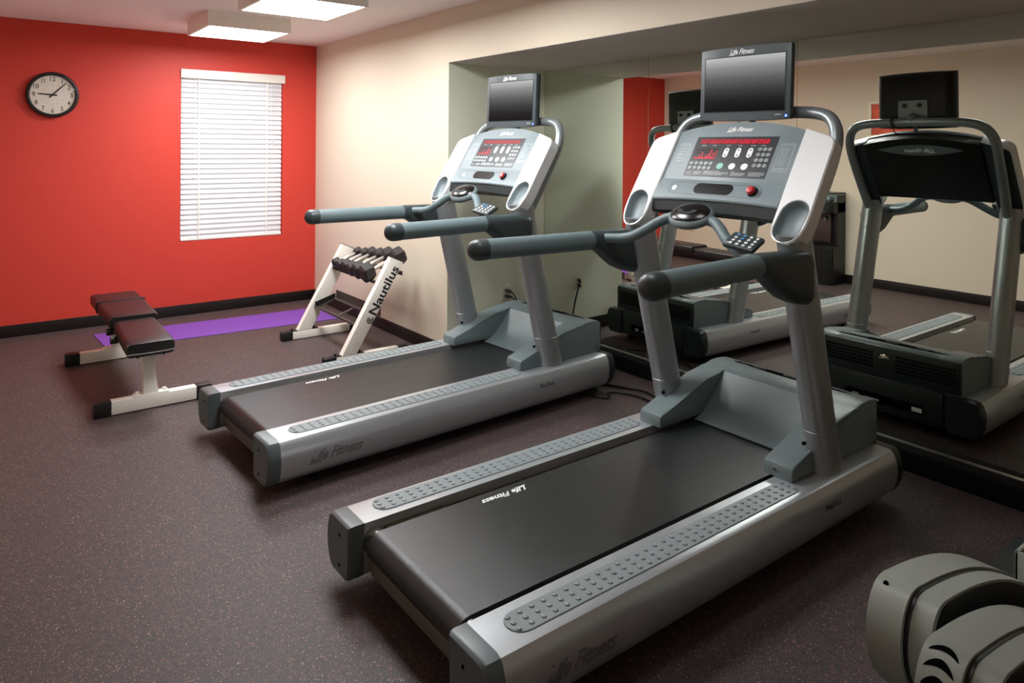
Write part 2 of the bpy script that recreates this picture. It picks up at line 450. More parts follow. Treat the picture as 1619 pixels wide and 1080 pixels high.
# ------------------------------------------------------------------ clock
ck = empty('wall_clock', (-2.15, 0, 1.864)); tag(ck, 'round black-rimmed wall clock with white face on the red wall', 'clock')
FY = frame((0, 0, 0), (1, 0, 0), (0, 0, 1))       # xy -> xz plane facing -Y
def fy(d): return Matrix.Translation((0, -d, 0)) @ FY
bm = bmesh.new(); lathe(bm, [(.150, .002), (.177, .002), (.178, .03), (.172, .045), (.162, .047), (.155, .04), (.152, .024), (.150, .022)], FY, 64); finish(bm, 'rim', M['black'], ck)
bm = bmesh.new(); lathe(bm, [(0, .021), (.153, .021)], FY, 64); fc = finish(bm, 'clock_face', M['clockface'], ck)
for h in range(1, 13):
    bm = bmesh.new(); a = PI/2-h*PI/6; wd = .036 if h >= 10 else .019
    if h == 1: wd = .005
    if h == 11: wd = .022
    text(bm, str(h), wd, bold=.012, mtx=fy(.0214) @ Matrix.Translation((.125*math.cos(a), .125*math.sin(a), 0)), h=.036)
    finish(bm, 'numeral', M['letter'], fc)
for h in range(1, 13):
    bm = bmesh.new(); a = PI/2-h*PI/6; text(bm, str(h+12), .014, fy(.0213) @ Matrix.Translation((.078*math.cos(a), .078*math.sin(a), 0)), h=.011)
    finish(bm, 'small_numeral', M['clockgrey'], fc)
def hand(name, ang, l0, l1, wd, d):
    bm = bmesh.new(); c, s = math.cos(ang), math.sin(ang)
    f = lambda e: (lambda x, y: fy(d+e) @ Vector((x*c-y*s, x*s+y*c, 0)))
    prism(bm, [(-l0, -wd), (l1, -wd*.7), (l1, wd*.7), (-l0, wd)], f(0), f(.0015)); finish(bm, name, M['letter'], ck)
hand('hour_hand', PI/2-math.radians(273), .03, .098, .0060, .025)
hand('minute_hand', PI/2-math.radians(43), .03, .128, .0052, .028)
bm = bmesh.new(); lathe(bm, [(0, .0435), (.08, .0425), (.158, .040)], FY, 48); finish(bm, 'clock_lens', M['lens'], ck)

# ------------------------------------------------------------------ treadmill (u along the belt to the mirror, v across, z up)
def P2(u0, w0): pass
kN = 1/math.sqrt(1+.632**2)
WX = Vector((.632*kN, 0, kN)); NX = Vector((-kN, 0, .632*kN)); PO = Vector((1.461, 0, 1.255))
PM = frame(PO, (0, -1, 0), WX, NX)               # console panel space: x right, y up the slope, z towards the user

def rail_profile(s, g=0.):
    pts = [(.305, .235), (.440, .235), (.456, .229), (.467, .215), (.477, .185), (.481, .15), (.477, .112), (.466, .08), (.452, .058), (.438, .05), (.330, .05), (.310, .065)]
    cv, cz = .39, .14
    return [(s*(cv+(v-cv)*(1+g)), cz+(z-cz)*(1+g)) for v, z in pts]

def hex_bump(bm, c, r, h, n=8):
    R = [[bm.verts.new(c+Vector((r*k*math.cos(2*PI*j/n), r*k*math.sin(2*PI*j/n), hh))) for j in range(n)] for k, hh in ((1, 0), (.8, h*.7), (.4, h))]
    for a, b in zip(R, R[1:]):
        for j in range(n): bm.faces.new((a[j], a[(j+1) % n], b[(j+1) % n], b[j]))
    bm.faces.new(R[-1])

def fairing(root, s, con):
    # s=+1 far (v>0), panel x = -v
    sx = -s
    out = [(.313, .356)]
    out += [(.40, .331), (.425, .322), (.440, .312), (.450, .295), (.453, .27), (.453, -.03), (.450, -.07), (.440, -.105), (.424, -.132), (.402, -.148), (.378, -.150), (.352, -.142), (.330, -.124), (.316, -.098), (.312, -.07), (.312, .1)]
    hole = stadium(.383, -.055, .054, .088, 9)
    hole = [(a+(b+.055)*.12, b) for a, b in hole]
    def nrm_inset(P, d):
        n = len(P); A = sum(P[i][0]*P[(i+1) % n][1]-P[(i+1) % n][0]*P[i][1] for i in range(n)); sg = 1 if A > 0 else -1
        R = []
        for i in range(n):
            a, b = Vector(P[i-1]), Vector(P[(i+1) % n]); t = (b-a).normalized(); R.append((P[i][0]-sg*t.y*d, P[i][1]+sg*t.x*d))
        return R
    bm = bmesh.new()
    def ring(P, z): return [bm.verts.new(PM @ Vector((sx*a, b, z))) for a, b in P]
    back = nrm_inset(out, .008)
    L0 = ring(back, -.062); L1 = ring(out, -.052); L2 = ring(out, .006); L3 = ring(nrm_inset(out, .005), .011); L4 = ring(nrm_inset(hole, -.004), .011); L5 = ring(hole, .007); L6 = ring(hole, -.055)
    n = len(out)
    def strip(A, B, mi):
        for i in range(len(A)):
            j = (i+1) % len(A); bm.faces.new((A[i], A[j], B[j], B[i])).material_index = mi
    strip(L0, L1, 0); strip(L1, L2, 0); strip(L2, L3, 1); strip(L4, L5, 1); strip(L5, L6, 1)
    bm.faces.new(L0[::-1]).material_index = 2
    A3 = nrm_inset(out, .005); A4 = nrm_inset(hole, -.004)
    flat = L3+L4
    for tri in tessellate_polygon([[Vector((x, y, 0)) for x, y in A3], [Vector((x, y, 0)) for x, y in A4]]):
        try: bm.faces.new([flat[i] for i in tri]).material_index = 1
        except ValueError: pass
    finish(bm, 'side_fairing', [M['fairing'], M['fairing'], M['dgrey']], con)
    # cup liner
    bm = bmesh.new()
    rg = []
    for k, z, dw in ((1.0, .009, 0), (.96, .004, 0), (.93, -.006, 0), (.88, -.018, 0), (.75, -.026, 0)):
        rg.append([PM @ Vector((sx*(.383+(a-.383)*k), -.055+(b+.055)*k, z)) for a, b in hole])
    R = loft(bm, rg, caps=False); bm.faces.new(R[-1])
    finish(bm, 'cup_holder', M['greylt'], con, ang=50, recalc=False)

def make_treadmill():
    R = empty('treadmill', (0, 0, 0))
    # frame rails with end caps and foot pads
    for s in (1, -1):
        bm = bmesh.new(); pr = rail_profile(s)
        prism(bm, pr, lambda v, z: Vector((.05, v, z)), lambda v, z: Vector((2.075, v, z)))
        rl = finish(bm, 'side_rail', M['rail'], R, ang=28)
        def wp(q): return q
        if s == -1:
            bm = bmesh.new()
            def warp(q):   # wrap on the bulging side: local (x along u, y height)
                z = .138+q.y
                zs = [(.05, .438), (.058, .452), (.08, .466), (.112, .477), (.15, .481), (.185, .477), (.215, .467), (.229, .456)]
                v = .481
                for (a, va), (b, vb) in zip(zs, zs[1:]):
                    if a <= z <= b: v = va+(vb-va)*(z-a)/(b-a)
                return Vector((q.x, z, v+.0012))
            mtx = Matrix(((1, 0, 0, .31), (0, 0, -1, 0), (0, 1, 0, 0), (0, 0, 0, 1)))
            logo(bm, .25, mtx, .05, warp=warp)
            finish(bm, 'rail_logo', M['emboss'], rl, recalc=False); bm = bmesh.new()
            mtx2 = Matrix(((1, 0, 0, 1.565), (0, 0, -1, 0), (0, 1, 0, 0), (0, 0, 0, 1)))
            text(bm, 'FlexDeck', .115, mtx2, h=.021, shear=.35, bold=.01, warp=lambda q: warp(Vector((q.x, q.y+.028, 0))))
            finish(bm, 'rail_lettering', M['engrave'], rl, recalc=False)
        bm = bmesh.new()
        a = rail_profile(s, -.06); b = rail_profile(s, .012)
        loft(bm, [[Vector((0, v, z)) for v, z in a], [Vector((.007, v, z)) for v, z in rail_profile(s, -.01)], [Vector((.016, v, z)) for v, z in b], [Vector((.056, v, z)) for v, z in b]])
        cp = finish(bm, 'rear_cap', M['capgrey'], R, ang=30)
        for z in (.185, .085):
            bm = bmesh.new(); cyl(bm, (.003, s*.375, z), (-.0012, s*.375, z), .006, 10); finish(bm, 'screw', M['hole'], cp)
        bm = bmesh.new()
        loft(bm, [[Vector((2.07, v, z)) for v, z in b], [Vector((2.105, v, z)) for v, z in b], [Vector((2.122, v, z)) for v, z in rail_profile(s, -.05)]])
        finish(bm, 'front_cap', M['slate'], R, ang=30)
        # foot pad
        bm = bmesh.new(); q = stadium(.785, s*.384, .657, .045, 8)
        prism(bm, q, lambda u, v: Vector((u, v, .2345)), lambda u, v: Vector((u, v, .2385)), bev=.0015, seg=1)
        n = 32
        for i in range(n):
            for j in (-1, 0, 1):
                u = .150+1.268*(i+.0)/(n-1)
                hex_bump(bm, Vector((u, s*.384+j*.026, .2383)), .0088, .0048)
        finish(bm, 'foot_pad', M['pad'], R, ang=40)
    # deck, belt, roller
    bm = bmesh.new()
    box(bm, (.12, -.307, .145), (2.05, .307, .200))
    finish(bm, 'deck', M['deck'], R)
    bm = bmesh.new()
    pts = []
    for i in range(13):
        a = PI/2+PI*i/12; pts.append((.095+.05*math.cos(a), .168+.05*math.sin(a)))
    pts += [(1.80, .118)]
    for i in range(9):
        a = -PI/2+PI*i/8; pts.append((1.80+.05*math.cos(a), .168+.05*math.sin(a)))
    prism(bm, pts, lambda u, z: Vector((u, -.264, z)), lambda u, z: Vector((u, .264, z)))
    bt = finish(bm, 'running_belt', M['belt'], R, ang=30)
    bm = bmesh.new(); logo(bm, .20, frame((.565, .215, .2188), (-1, 0, 0), (0, -1, 0)), .030)
    finish(bm, 'belt_logo', M['ink'], bt, recalc=False)
    bm = bmesh.new(); cyl(bm, (.095, -.303, .168), (.095, .303, .168), .043, 24); finish(bm, 'rear_roller', M['steel'], R)
    for s in (1, -1):
        bm = bmesh.new(); box(bm, (.13, s*.268, .2), (.36, s*.305, .206), .001); cyl(bm, (.17, s*.288, .206), (.17, s*.288, .2085), .004, 8)
        finish(bm, 'roller_bracket', M['deck'], R)
    bm = bmesh.new(); box(bm, (.085, -.315, .05), (.105, .315, .118), .003); finish(bm, 'rear_crossmember', M['plate'], R)
    bm = bmesh.new(); box(bm, (.5, -.28, .06), (2.05, .28, .116)); finish(bm, 'underbody', M['black'], R)
    for u in (.25, 1.98):
        for s in (1, -1):
            bm = bmesh.new(); cyl(bm, (u, s*.35, 0), (u, s*.35, .018), .028, 16); cyl(bm, (u, s*.35, .018), (u, s*.35, .055), .012, 10); finish(bm, 'levelling_foot', M['black'], R)
    # motor cover
    top = [(1.905, .408), (1.93, .417), (1.97, .423), (2.03, .425), (2.08, .420), (2.094, .410)]
    bm = bmesh.new()
    sc = [(1.695, .226), (1.72, .232), (1.75, .246), (1.785, .272), (1.82, .306), (1.855, .347), (1.885, .385)]
    prism(bm, sc+top+[(2.098, .255), (2.098, .13), (1.90, .13), (1.90, .222), (1.695, .222)], lambda u, z: Vector((u, -.262, z)), lambda u, z: Vector((u, .262, z)))
    hood = finish(bm, 'motor_cover', M['grey'], R, ang=25)
    for s in (1, -1):
        wing = [(1.455, .2365), (1.452, .268), (1.458, .285), (1.472, .294), (1.54, .312), (1.62, .338), (1.70, .368), (1.78, .393), (1.86, .408)]
        bm = bmesh.new()
        prism(bm, wing+top+[(2.098, .255), (2.098, .2365)], lambda u, z: Vector((u, s*.258, z)), lambda u, z: Vector((u, s*.380, z)), bev=.006)
        sh = finish(bm, 'cover_wing', M['grey'], R, ang=30)
        bm = bmesh.new(); box(bm, (1.4505, s*.30, .262), (1.4530, s*.315, .268)); finish(bm, 'screw', M['steel'], sh); bm = bmesh.new(); box(bm, (2.06, s*.3785, .262), (2.068, s*.381, .270)); finish(bm, 'screw', M['steel'], sh)
    bm = bmesh.new()
    vp = [(2.046+.012*(1-(t/12-1)**2), .30-.6*t/24) for t in range(25)]
    vp2 = [(2.046-.030*(1-(t/12-1)**2), .30-.6*t/24) for t in range(24, -1, -1)]
    prism(bm, vp+vp2, lambda u, v: Vector((u, v, .419)), lambda u, v: Vector((u, v, .4258)))
    vent = finish(bm, 'vent', M['hole'], hood)
    for k in (-.20, -.04, .12, .22):
        bm = bmesh.new()
        for i in range(6): box(bm, (2.028, k+i*.011, .424), (2.056, k+i*.011+.004, .4272))
        finish(bm, 'vent_rib', M['dgrey'], hood)
    # front faces (seen in the mirror)
    bm = bmesh.new(); box(bm, (2.095, -.378, .245), (2.106, .378, .408), .004); fp = finish(bm, 'grille_panel', M['slate'], R)
    for s in (1, -1):
        bm = bmesh.new()
        for i in range(22):
            for j in range(5):
                v = s*(.065+i*.0135); z = .292+j*.019; box(bm, (2.1045, v-.0042, z-.006), (2.1072, v+.0042, z+.006))
        finish(bm, 'grille', M['hole'], fp)
    bm = bmesh.new(); mm = frame((2.106, 0, .34), (0, 1, 0), (0, 0, 1)); lathe(bm, [(0, .005), (.024, .005), (.029, .002), (.029, 0)], mm, 24)
    for a in (.5, .9): 
        mz = mm @ Matrix.Translation((0, 0, .0055)); V = [bm.verts.new(mz @ Vector(q)) for q in ((-.018, .012*a, 0), (.014, .016*a-.008, 0), (.012, .006*a-.012, 0), (-.008, .004*a, 0))]; bm.faces.new(V)
    finish(bm, 'emblem', M['steel'], fp)
    bm = bmesh.new(); box(bm, (2.085, -.300, .062), (2.120, .300, .242), .005); lp = finish(bm, 'front_panel', M['slate'], R)
    bm = bmesh.new(); prism(bm, rrect(0, .125, .21, .024, .01), lambda v, z: Vector((2.117, v, z)), lambda v, z: Vector((2.1205, v, z))); finish(bm, 'socket_slot', M['hole'], lp)
    bm = bmesh.new(); box(bm, (2.119, -.20, .112), (2.1215, -.15, .134)); finish(bm, 'rating_label', M['ink'], lp)
    bm = bmesh.new(); box(bm, (2.119, .02, .112), (2.1215, .10, .122)); box(bm, (2.119, .13, .108), (2.1215, .165, .13)); finish(bm, 'socket', M['btn'], lp)
    # uprights
    for s in (1, -1):
        bm = bmesh.new(); rings = []
        N = 24
        for t in range(9):
            z = .236+(1.16-.236)*t/8; uc = 1.678-.252*(z-.236); k = 1+.05*t/8
            rings.append([Vector((uc+.070*k*math.copysign(abs(math.cos(a))**.8, math.cos(a)), s*.384+.050*k*math.copysign(abs(math.sin(a))**.8, math.sin(a)), z-(.0 if t else 0))) for a in (2*PI*j/N for j in range(N))])
        loft(bm, rings); up = finish(bm, 'upright', M['silver'], R, ang=40)
        bm = bmesh.new(); rings = []
        for z, k in ((.236, 1.03), (.40, 1.03), (.4015, 1.0)):
            uc = 1.678-.252*(z-.236)
            rings.append([Vector((uc+.070*k*math.copysign(abs(math.cos(a))**.8, math.cos(a)), s*.384+.050*k*math.copysign(abs(math.sin(a))**.8, math.sin(a)), z)) for a in (2*PI*j/N for j in range(N))])
        loft(bm, rings); finish(bm, 'upright_collar', M['silver'], up, ang=40)
        bm = bmesh.new(); cyl(bm, (1.585, s*.352, .345), (1.575, s*.350, .345), .007, 10); finish(bm, 'bolt', M['hole'], up)
    # hand rails
    for s in (1, -1):
        hb = bpy.data.objects.new('handrail', None); COL.objects.link(hb); hb.parent = R
        a = Vector((.600, s*.450, 1.075)); b = Vector((1.195, s*.410, 1.075)); d = (b-a).normalized()
        bm = bmesh.new(); tube(bm, [a+d*.03, b], .041, 24, k=1); finish(bm, 'grip', M['grip'], hb)
        bm = bmesh.new(); rings = []
        u = Vector((0, 0, 1)); q = d.cross(u)
        for t in range(8):
            an = PI/2*t/7; rr = .0425*math.cos(an)+.0006
            c = a-d*(.0425*math.sin(an)); rings.append([c+(u*math.cos(e)+q*math.sin(e))*rr for e in (2*PI*j/24 for j in range(24))])
        rings = [[a+d*.035+(u*math.cos(e)+q*math.sin(e))*.0425 for e in (2*PI*j/24 for j in range(24))]]+rings
        loft(bm, rings); finish(bm, 'grip_cap', M['elbow'], hb, ang=50)
        # elbow: tall section at the post shrinking to the grip
        bm = bmesh.new(); rings = []
        secs = [(1.165, 1.116, 1.034, .410, .043), (1.185, 1.118, 1.032, .410, .044), (1.215, 1.118, 1.012, .410, .044), (1.25, 1.117, .985, .412, .044), (1.30, 1.116, .950, .414, .044), (1.36, 1.115, .927, .416, .043), (1.42, 1.113, .913, .417, .042), (1.455, 1.108, .908, .417, .041), (1.472, 1.095, .915, .417, .037), (1.478, 1.07, .94, .417, .028)]
        for (uu, zt, zb, vc, hw_) in secs:
            hz = (zt-zb)/2; zc = (zt+zb)/2; ring = []
            rad = min(.04, hw_, hz)
            for vv, zz in rrect(0, 0, hw_, hz, rad*.98, 5): ring.append(Vector((uu+(zz/hz)*.0, s*(vc)+vv, zc+zz)))
            rings.append(ring)
        loft(bm, rings); finish(bm, 'elbow', M['elbow'], hb, ang=45)
        bm = bmesh.new(); tube(bm, [b-d*.012, b+d*.002], .0436, 24, k=1); finish(bm, 'joint_ring', M['elbow'], hb)
    # crossbar with pulse pod and keypad
    cb = bpy.data.objects.new('crossbar', None); COL.objects.link(cb); cb.parent = R
    half = [(1.222, .388, 1.084), (1.24, .35, 1.086), (1.26, .305, 1.090), (1.275, .255, 1.105), (1.292, .20, 1.137), (1.318, .15, 1.172), (1.335, .10, 1.193), (1.338, 0, 1.197)]
    bm = bmesh.new(); tube(bm, half+[(u, -v, z) for u, v, z in half[-2::-1]], .0215, 16, k=5); finish(bm, 'bar', M['grip'], cb, ang=60)
    rot = Matrix.Rotation(math.radians(-36), 4, 'Y')
    bm = bmesh.new(); ellipsoid(bm, Vector((1.334, 0, 1.205)), (.074, .106, .034), rot, 28, 14); finish(bm, 'pulse_pod', M['grey'], cb, ang=60)
    bm = bmesh.new(); ellipsoid(bm, Vector((1.331, 0, 1.211)), (.067, .098, .031), rot, 28, 14); finish(bm, 'pod_lens', M['gloss'], cb, ang=60)
    bm = bmesh.new(); mm = Matrix.Translation((1.331, 0, 1.211)) @ rot
    ring = []
    for i in range(9):
        a = PI+PI*i/8; ring.append((.030*math.sin(a), .050*math.cos(a)))
    ring += [(.016*math.sin(PI+PI*i/8), .026*math.cos(PI+PI*i/8)) for i in range(8, -1, -1)]
    prism(bm, ring, lambda x, y: mm @ Vector((x, y, .0262)), lambda x, y: mm @ Vector((x, y, .0303))); finish(bm, 'pod_window', M['display'], cb)
    kr = Matrix.Translation((1.266, -.294, 1.136)) @ Matrix.Rotation(math.radians(-26), 4, 'Y') @ Matrix.Rotation(math.radians(8), 4, 'X')
    bm = bmesh.new(); box(bm, (-.045, -.063, -.010), (.045, .063, .010), .008)
    for v in bm.verts: v.co = kr @ v.co
    finish(bm, 'keypad', M['elbow'], cb)
    bm = bmesh.new()
    for i in range(4):
        for j in range(4):
            c = Vector((-.030+i*.019, -.044+j*.026, .0102)); mi = 1 if (i == 3 and j > 1) or (i, j) == (2, 2) else 0
            lathe(bm, [(.0065, 0), (.006, .002), (0, .0024)], kr @ Matrix.Translation(c), 10, mi)
    text(bm, 'LIFE', .02, kr @ frame((-.031, .05, .0104), (0, -1, 0), (1, 0, 0)), mi=0)
    finish(bm, 'keypad_button', [M['ink'], mat('blue keypad button', rgb(90, 150, 210), .4) if 'bk' not in M else M['bk']], cb)
    bm = bmesh.new(); box(bm, (1.255, -.305, 1.092), (1.279, -.270, 1.126), .004); finish(bm, 'keypad_clamp', M['black'], cb)
    # console
    con = bpy.data.objects.new('console', None); COL.objects.link(con); con.parent = R
    def pp(n): return lambda a, b: PM @ Vector((a, b, n))
    topc = [(-.312+.624*t/16, .356+.046*(1-((t/8)-1)**2)) for t in range(17)]
    bm = bmesh.new()
    prism(bm, [(-.312, .103), (.312, .103)]+topc[::-1], pp(-.02), pp(.0), bev=.003)
    finish(bm, 'console_face', M['greylt'], con, ang=30)
    # lower lip kicked slightly outwards
    bm = bmesh.new()
    rows = []
    for (w_, n_) in ((.1035, .000), (.098, .002), (.0, .012), (-.006, .008), (-.010, -.004), (-.010, -.03), (.1035, -.03)):
        rows.append((w_, n_))
    rg = []
    for t in range(17):
        a = -.312+.624*t/16; bow = .010*(1-((t/8)-1)**2)
        rg.append([PM @ Vector((a, w_+(bow if w_ < .05 else 0), n_)) for w_, n_ in rows])
    loft(bm, rg); finish(bm, 'console_lip', M['greylt'], con, ang=25)
    bm = bmesh.new(); rg = []
    for t in range(17):
        a = -.312+.624*t/16; bow = .010*(1-((t/8)-1)**2)
        rg.append([PM @ Vector((a, w_+bow, n_)) for w_, n_ in ((-.009, -.001), (-.048, -.016), (-.052, -.024), (-.035, -.075), (-.009, -.075))])
    loft(bm, rg); finish(bm, 'lower_trim', M['slate'], con, ang=25)
    bm = bmesh.new()
    prism(bm, [(-.318, -.03), (.318, -.03)]+[(a*1.02, b-.006) for a, b in topc[::-1]], pp(-.085), pp(-.0215), bev=.012)
    bc = finish(bm, 'back_cover', M['black'], con, ang=30)
    # lens shaped badge with lettering on the back
    bm = bmesh.new(); bd = [(-.235+.47*t/16, .318+.036*(1-((t/8)-1)**2)) for t in range(17)]+[(.235-.47*t/16, .318-.036*(1-((t/8)-1)**2)) for t in range(1, 16)]
    prism(bm, bd, pp(-.0845), pp(-.0875)); finish(bm, 'back_badge', M['grey'], con)
    BKM = frame(PM @ Vector((0, .318, -.0882)), (0, 1, 0), WX)
    bm = bmesh.new(); logo(bm, .165, BKM, .028); finish(bm, 'back_logo', M['ink'], con, recalc=False)
    # overlay
    bm = bmesh.new(); prism(bm, rrect(.002, .2245, .203, .101, .003, 2), pp(.0002), pp(.0014)); finish(bm, 'display_overlay', M['display'], con)
    e1 = .0016
    bm = bmesh.new(); prism(bm, [(-.178, .288), (.172, .288), (.172, .314), (-.178, .314)], pp(.001), pp(e1)); finish(bm, 'led_window', M['ledbase'], con)
    bm = bmesh.new(); x = -.172
    SEG = dict(a=((.1, 1), (.9, 1)), g=((.1, .5), (.9, .5)), d=((.1, 0), (.9, 0)), f=((0, .55), (0, 1)), b=((1, .55), (1, 1)), e=((0, 0), (0, .45)), c=((1, 0), (1, .45)))
    chars = ['adefg', 'adefg', 'aefg', 'abcdef', 'abcdefg', 'acdfg', 'aefg', 'abcdef', 'abcdefg', 'acdfg', 'abcdefg', 'aefg', 'acdfg', 'abcdef', 'abcdefg', 'abdeg', 'abcdefg', 'aefg', 'abcdef', 'acdfg', 'abcdefg']
    for ch in chars:
        for sgm in ch:
            (x0, y0), (x1, y1) = SEG[sgm]; wv = .0085; hv = .017
            A = Vector((x+x0*wv+y0*.003, .2925+y0*hv, 0)); B = Vector((x+x1*wv+y1*.003, .2925+y1*hv, 0)); dd = (B-A).normalized(); nn = Vector((-dd.y, dd.x, 0))*.0013
            V = [bm.verts.new(PM @ (q+Vector((0, 0, e1+.0004)))) for q in (A-nn, B-nn, B+nn, A+nn)]; bm.faces.new(V)
        x += .0163
    finish(bm, 'led_characters', M['led'], con, recalc=False)
    bm = bmesh.new(); prism(bm, [(-.187, .206), (-.066, .206), (-.066, .266), (-.187, .266)], pp(.001), pp(e1)); finish(bm, 'led_graph_window', mat('black led window', rgb(34, 12, 20), .3) if 'lw' not in M else M['lw'], con)
    bm = bmesh.new()
    for i, hgt in enumerate((1, 2, 1, 3, 1, 5, 2, 1, 3, 2, 4, 7, 2, 5, 1, 6)):
        for j in range(hgt):
            xx, yy = -.182+i*.0072, .211+j*.0074
            V = [bm.verts.new(PM @ Vector((xx+a, yy+b, e1+.0004))) for a, b in ((0, 0), (.0056, 0), (.0056, .005), (0, .005))]; bm.faces.new(V)
    finish(bm, 'led_graph', M['led'], con, recalc=False)
    # keys
    def key(bm, pts, h=.0022): prism(bm, pts, pp(.0012), pp(.0012+h))
    for xx in (-.022, .038, .096):
        bm = bmesh.new(); key(bm, stadium(xx, .244, .0125, .0245, 6)); k_ = finish(bm, 'speed_key', M['ink'], con)
        bm = bmesh.new()
        for sy in (1, -1):
            V = [bm.verts.new(PM @ Vector((xx+a, .244+sy*(.010+b), .0040))) for a, b in ((-.005, 0), (.005, 0), (0, .008))]; bm.faces.new(V)
        text(bm, '1', .003, PM @ Matrix.Translation((xx, .276, .0017)), h=.008)
        finish(bm, 'speed_arrow', M['display'], con, recalc=False)
    for i in range(3):
        for j in range(4):
            bm = bmesh.new(); key(bm, stadium(.138+i*.0232, .262-j*.0262, .0098, .0088, 6)); finish(bm, 'number_key', M['btn'], con)
    for i in range(5):
        for j in range(2):
            bm = bmesh.new(); key(bm, stadium(-.180+i*.0255, .188-j*.0235, .0105, .0085, 6)); finish(bm, 'program_key', M['btn'], con)
    for i, mm_ in enumerate(('btngreen', 'ink', 'ink')):
        bm = bmesh.new(); key(bm, stadium(-.026+i*.060, .176, .0165, .0155, 9)); finish(bm, 'start_key', M[mm_], con)
    bm = bmesh.new()
    num = ['1', '2', '3', '4', '5', '6', '7', '8', '9', 'CLR', '0', 'ENT']
    for j in range(4):
        for i in range(3):
            t_ = num[j*3+i]; text(bm, t_, .004 if len(t_) == 1 else .012, PM @ Matrix.Translation((.138+i*.0232, .262-j*.0262, .0037)), h=.007)
    finish(bm, 'key_lettering', M['display'], con, recalc=False)
    bm = bmesh.new()
    def lines(x0, x1, y0, n, dy=.0052, hh=.0019):
        for i in range(n):
            xx = x0; e = x1-(random.random()*.35*(x1-x0) if i == n-1 else 0)
            while xx < e:
                wd = .003+random.random()*.007
                V = [bm.verts.new(PM @ Vector((a, b, .0017))) for a, b in ((xx, y0-i*dy), (min(xx+wd, e), y0-i*dy), (min(xx+wd, e), y0-i*dy+hh), (xx, y0-i*dy+hh))]; bm.faces.new(V); xx += wd+.0018
    lines(-.150, -.108, .144, 3); lines(-.098, .002, .149, 1); lines(-.098, .028, .144, 3); lines(.040, .062, .149, 1); lines(.040, .108, .144, 3); lines(.125, .198, .149, 4)
    for xx in (-.150, -.092, -.020, .040, .100, .150): lines(xx-.012, xx+.014, .279, 1, hh=.0028)
    text(bm, 'LIFE', .028, PM @ Matrix.Translation((-.178, .139, .0017)), h=.006, shear=.3)
    # side instruction boxes
    def outline(x0, x1, y0, y1, wd=.0016):
        for a, b, c, d in ((x0, x1, y0, y0+wd), (x0, x1, y1-wd, y1), (x0, x0+wd, y0, y1), (x1-wd, x1, y0, y1)):
            V = [bm.verts.new(PM @ Vector((p, q, .0010))) for p, q in ((a, c), (b, c), (b, d), (a, d))]; bm.faces.new(V)
    outline(-.282, -.226, .168, .290); outline(.226, .288, .158, .290)
    for k in range(3):
        text(bm, ('QUICK START', 'WORKOUT', 'ZONES')[k], .042, PM @ Matrix.Translation((-.254, .280-k*.016, .0010)), h=.0052)
    for k in range(3): lines(-.274, -.234, .232-k*.018, 2, dy=.0035, hh=.0026)
    text(bm, 'STOP', .03, PM @ Matrix.Translation((-.254, .178, .0010)), h=.006)
    text(bm, 'Heart Training', .05, PM @ Matrix.Translation((.257, .281, .0010)), h=.0055)
    for k in range(13): lines(.236, .280, .268-k*.0066, 1, hh=.0016)
    lines(.232, .283, .172, 2)
    finish(bm, 'printed_lettering', M['inkgrey'], con, recalc=False)
    bm = bmesh.new(); logo(bm, .125, PM @ Matrix.Translation((.005, .364, .0012)), .024); finish(bm, 'console_logo', M['ink'], con, recalc=False)
    # tray slot, stop button, fan button on the lip (lip plane tilted: n = .002 + (.098-w)*.1)
    def lip(n): return lambda a, b: PM @ Vector((a, b, .002+(.098-b)*.10+n))
    bm = bmesh.new(); prism(bm, stadium(-.012, .061, .098, .027, 8), lip(-.004), lip(.0014)); finish(bm, 'tray_slot', M['gloss'], con)
    bm = bmesh.new()
    oo = stadium(-.012, .058, .232, .030, 10); ii = stadium(-.012, .058, .2305, .0285, 10)
    A = [bm.verts.new(lip(.0011)(*p)) for p in oo]; B = [bm.verts.new(lip(.0011)(*p)) for p in ii]
    for i in range(len(A)): j = (i+1) % len(A); bm.faces.new((A[i], A[j], B[j], B[i]))
    finish(bm, 'tray_groove', M['dgrey'], con, recalc=False)
    q = lip(0)(.180, .058); lm = frame(q, (0, -1, 0), WX, NX)
    bm = bmesh.new(); lathe(bm, [(.024, .001), (.023, .006), (.019, .012), (0, .012)], lm, 24); finish(bm, 'stop_button_base', M['black'], con)
    bm = bmesh.new(); lathe(bm, [(.017, .012), (.0175, .020), (.014, .025), (0, .0265)], lm, 24); finish(bm, 'stop_button', M['stop'], con)
    q = lip(0)(-.212, .056); lm = frame(q, (0, -1, 0), WX, NX)
    bm = bmesh.new(); lathe(bm, [(.014, .0012), (.012, .004), (0, .005)], lm, 20); finish(bm, 'fan_button', M['ink'], con)
    for s in (1, -1): fairing(R, s, con)
    # support bar
    hb = [(1.505, .380, 1.11), (1.60, .392, 1.28), (1.690, .398, 1.44), (1.730, .392, 1.535), (1.758, .355, 1.600), (1.775, .28, 1.628), (1.785, .14, 1.636), (1.786, 0, 1.638)]
    bm = bmesh.new(); tube(bm, hb+[(u, -v, z) for u, v, z in hb[-2::-1]], .0255, 18, k=6); sb = finish(bm, 'support_bar', M['silverbar'], R, ang=60)
    bm = bmesh.new()
    for vv in (.110, .098): tube(bm, [(1.786+.029*math.sin(a), vv+.004*math.sin(a*2), 1.637+.029*math.cos(a)) for a in (2*PI*i/14 for i in range(15))], .003, 6, k=1)
    tube(bm, [(1.80, .105, 1.61), (1.78, .10, 1.58), (1.74, .09, 1.57)], .003, 6)
    finish(bm, 'cable_tie', M['cord'], sb)
    # television
    tv = bpy.data.objects.new('television', None); COL.objects.link(tv); tv.parent = R
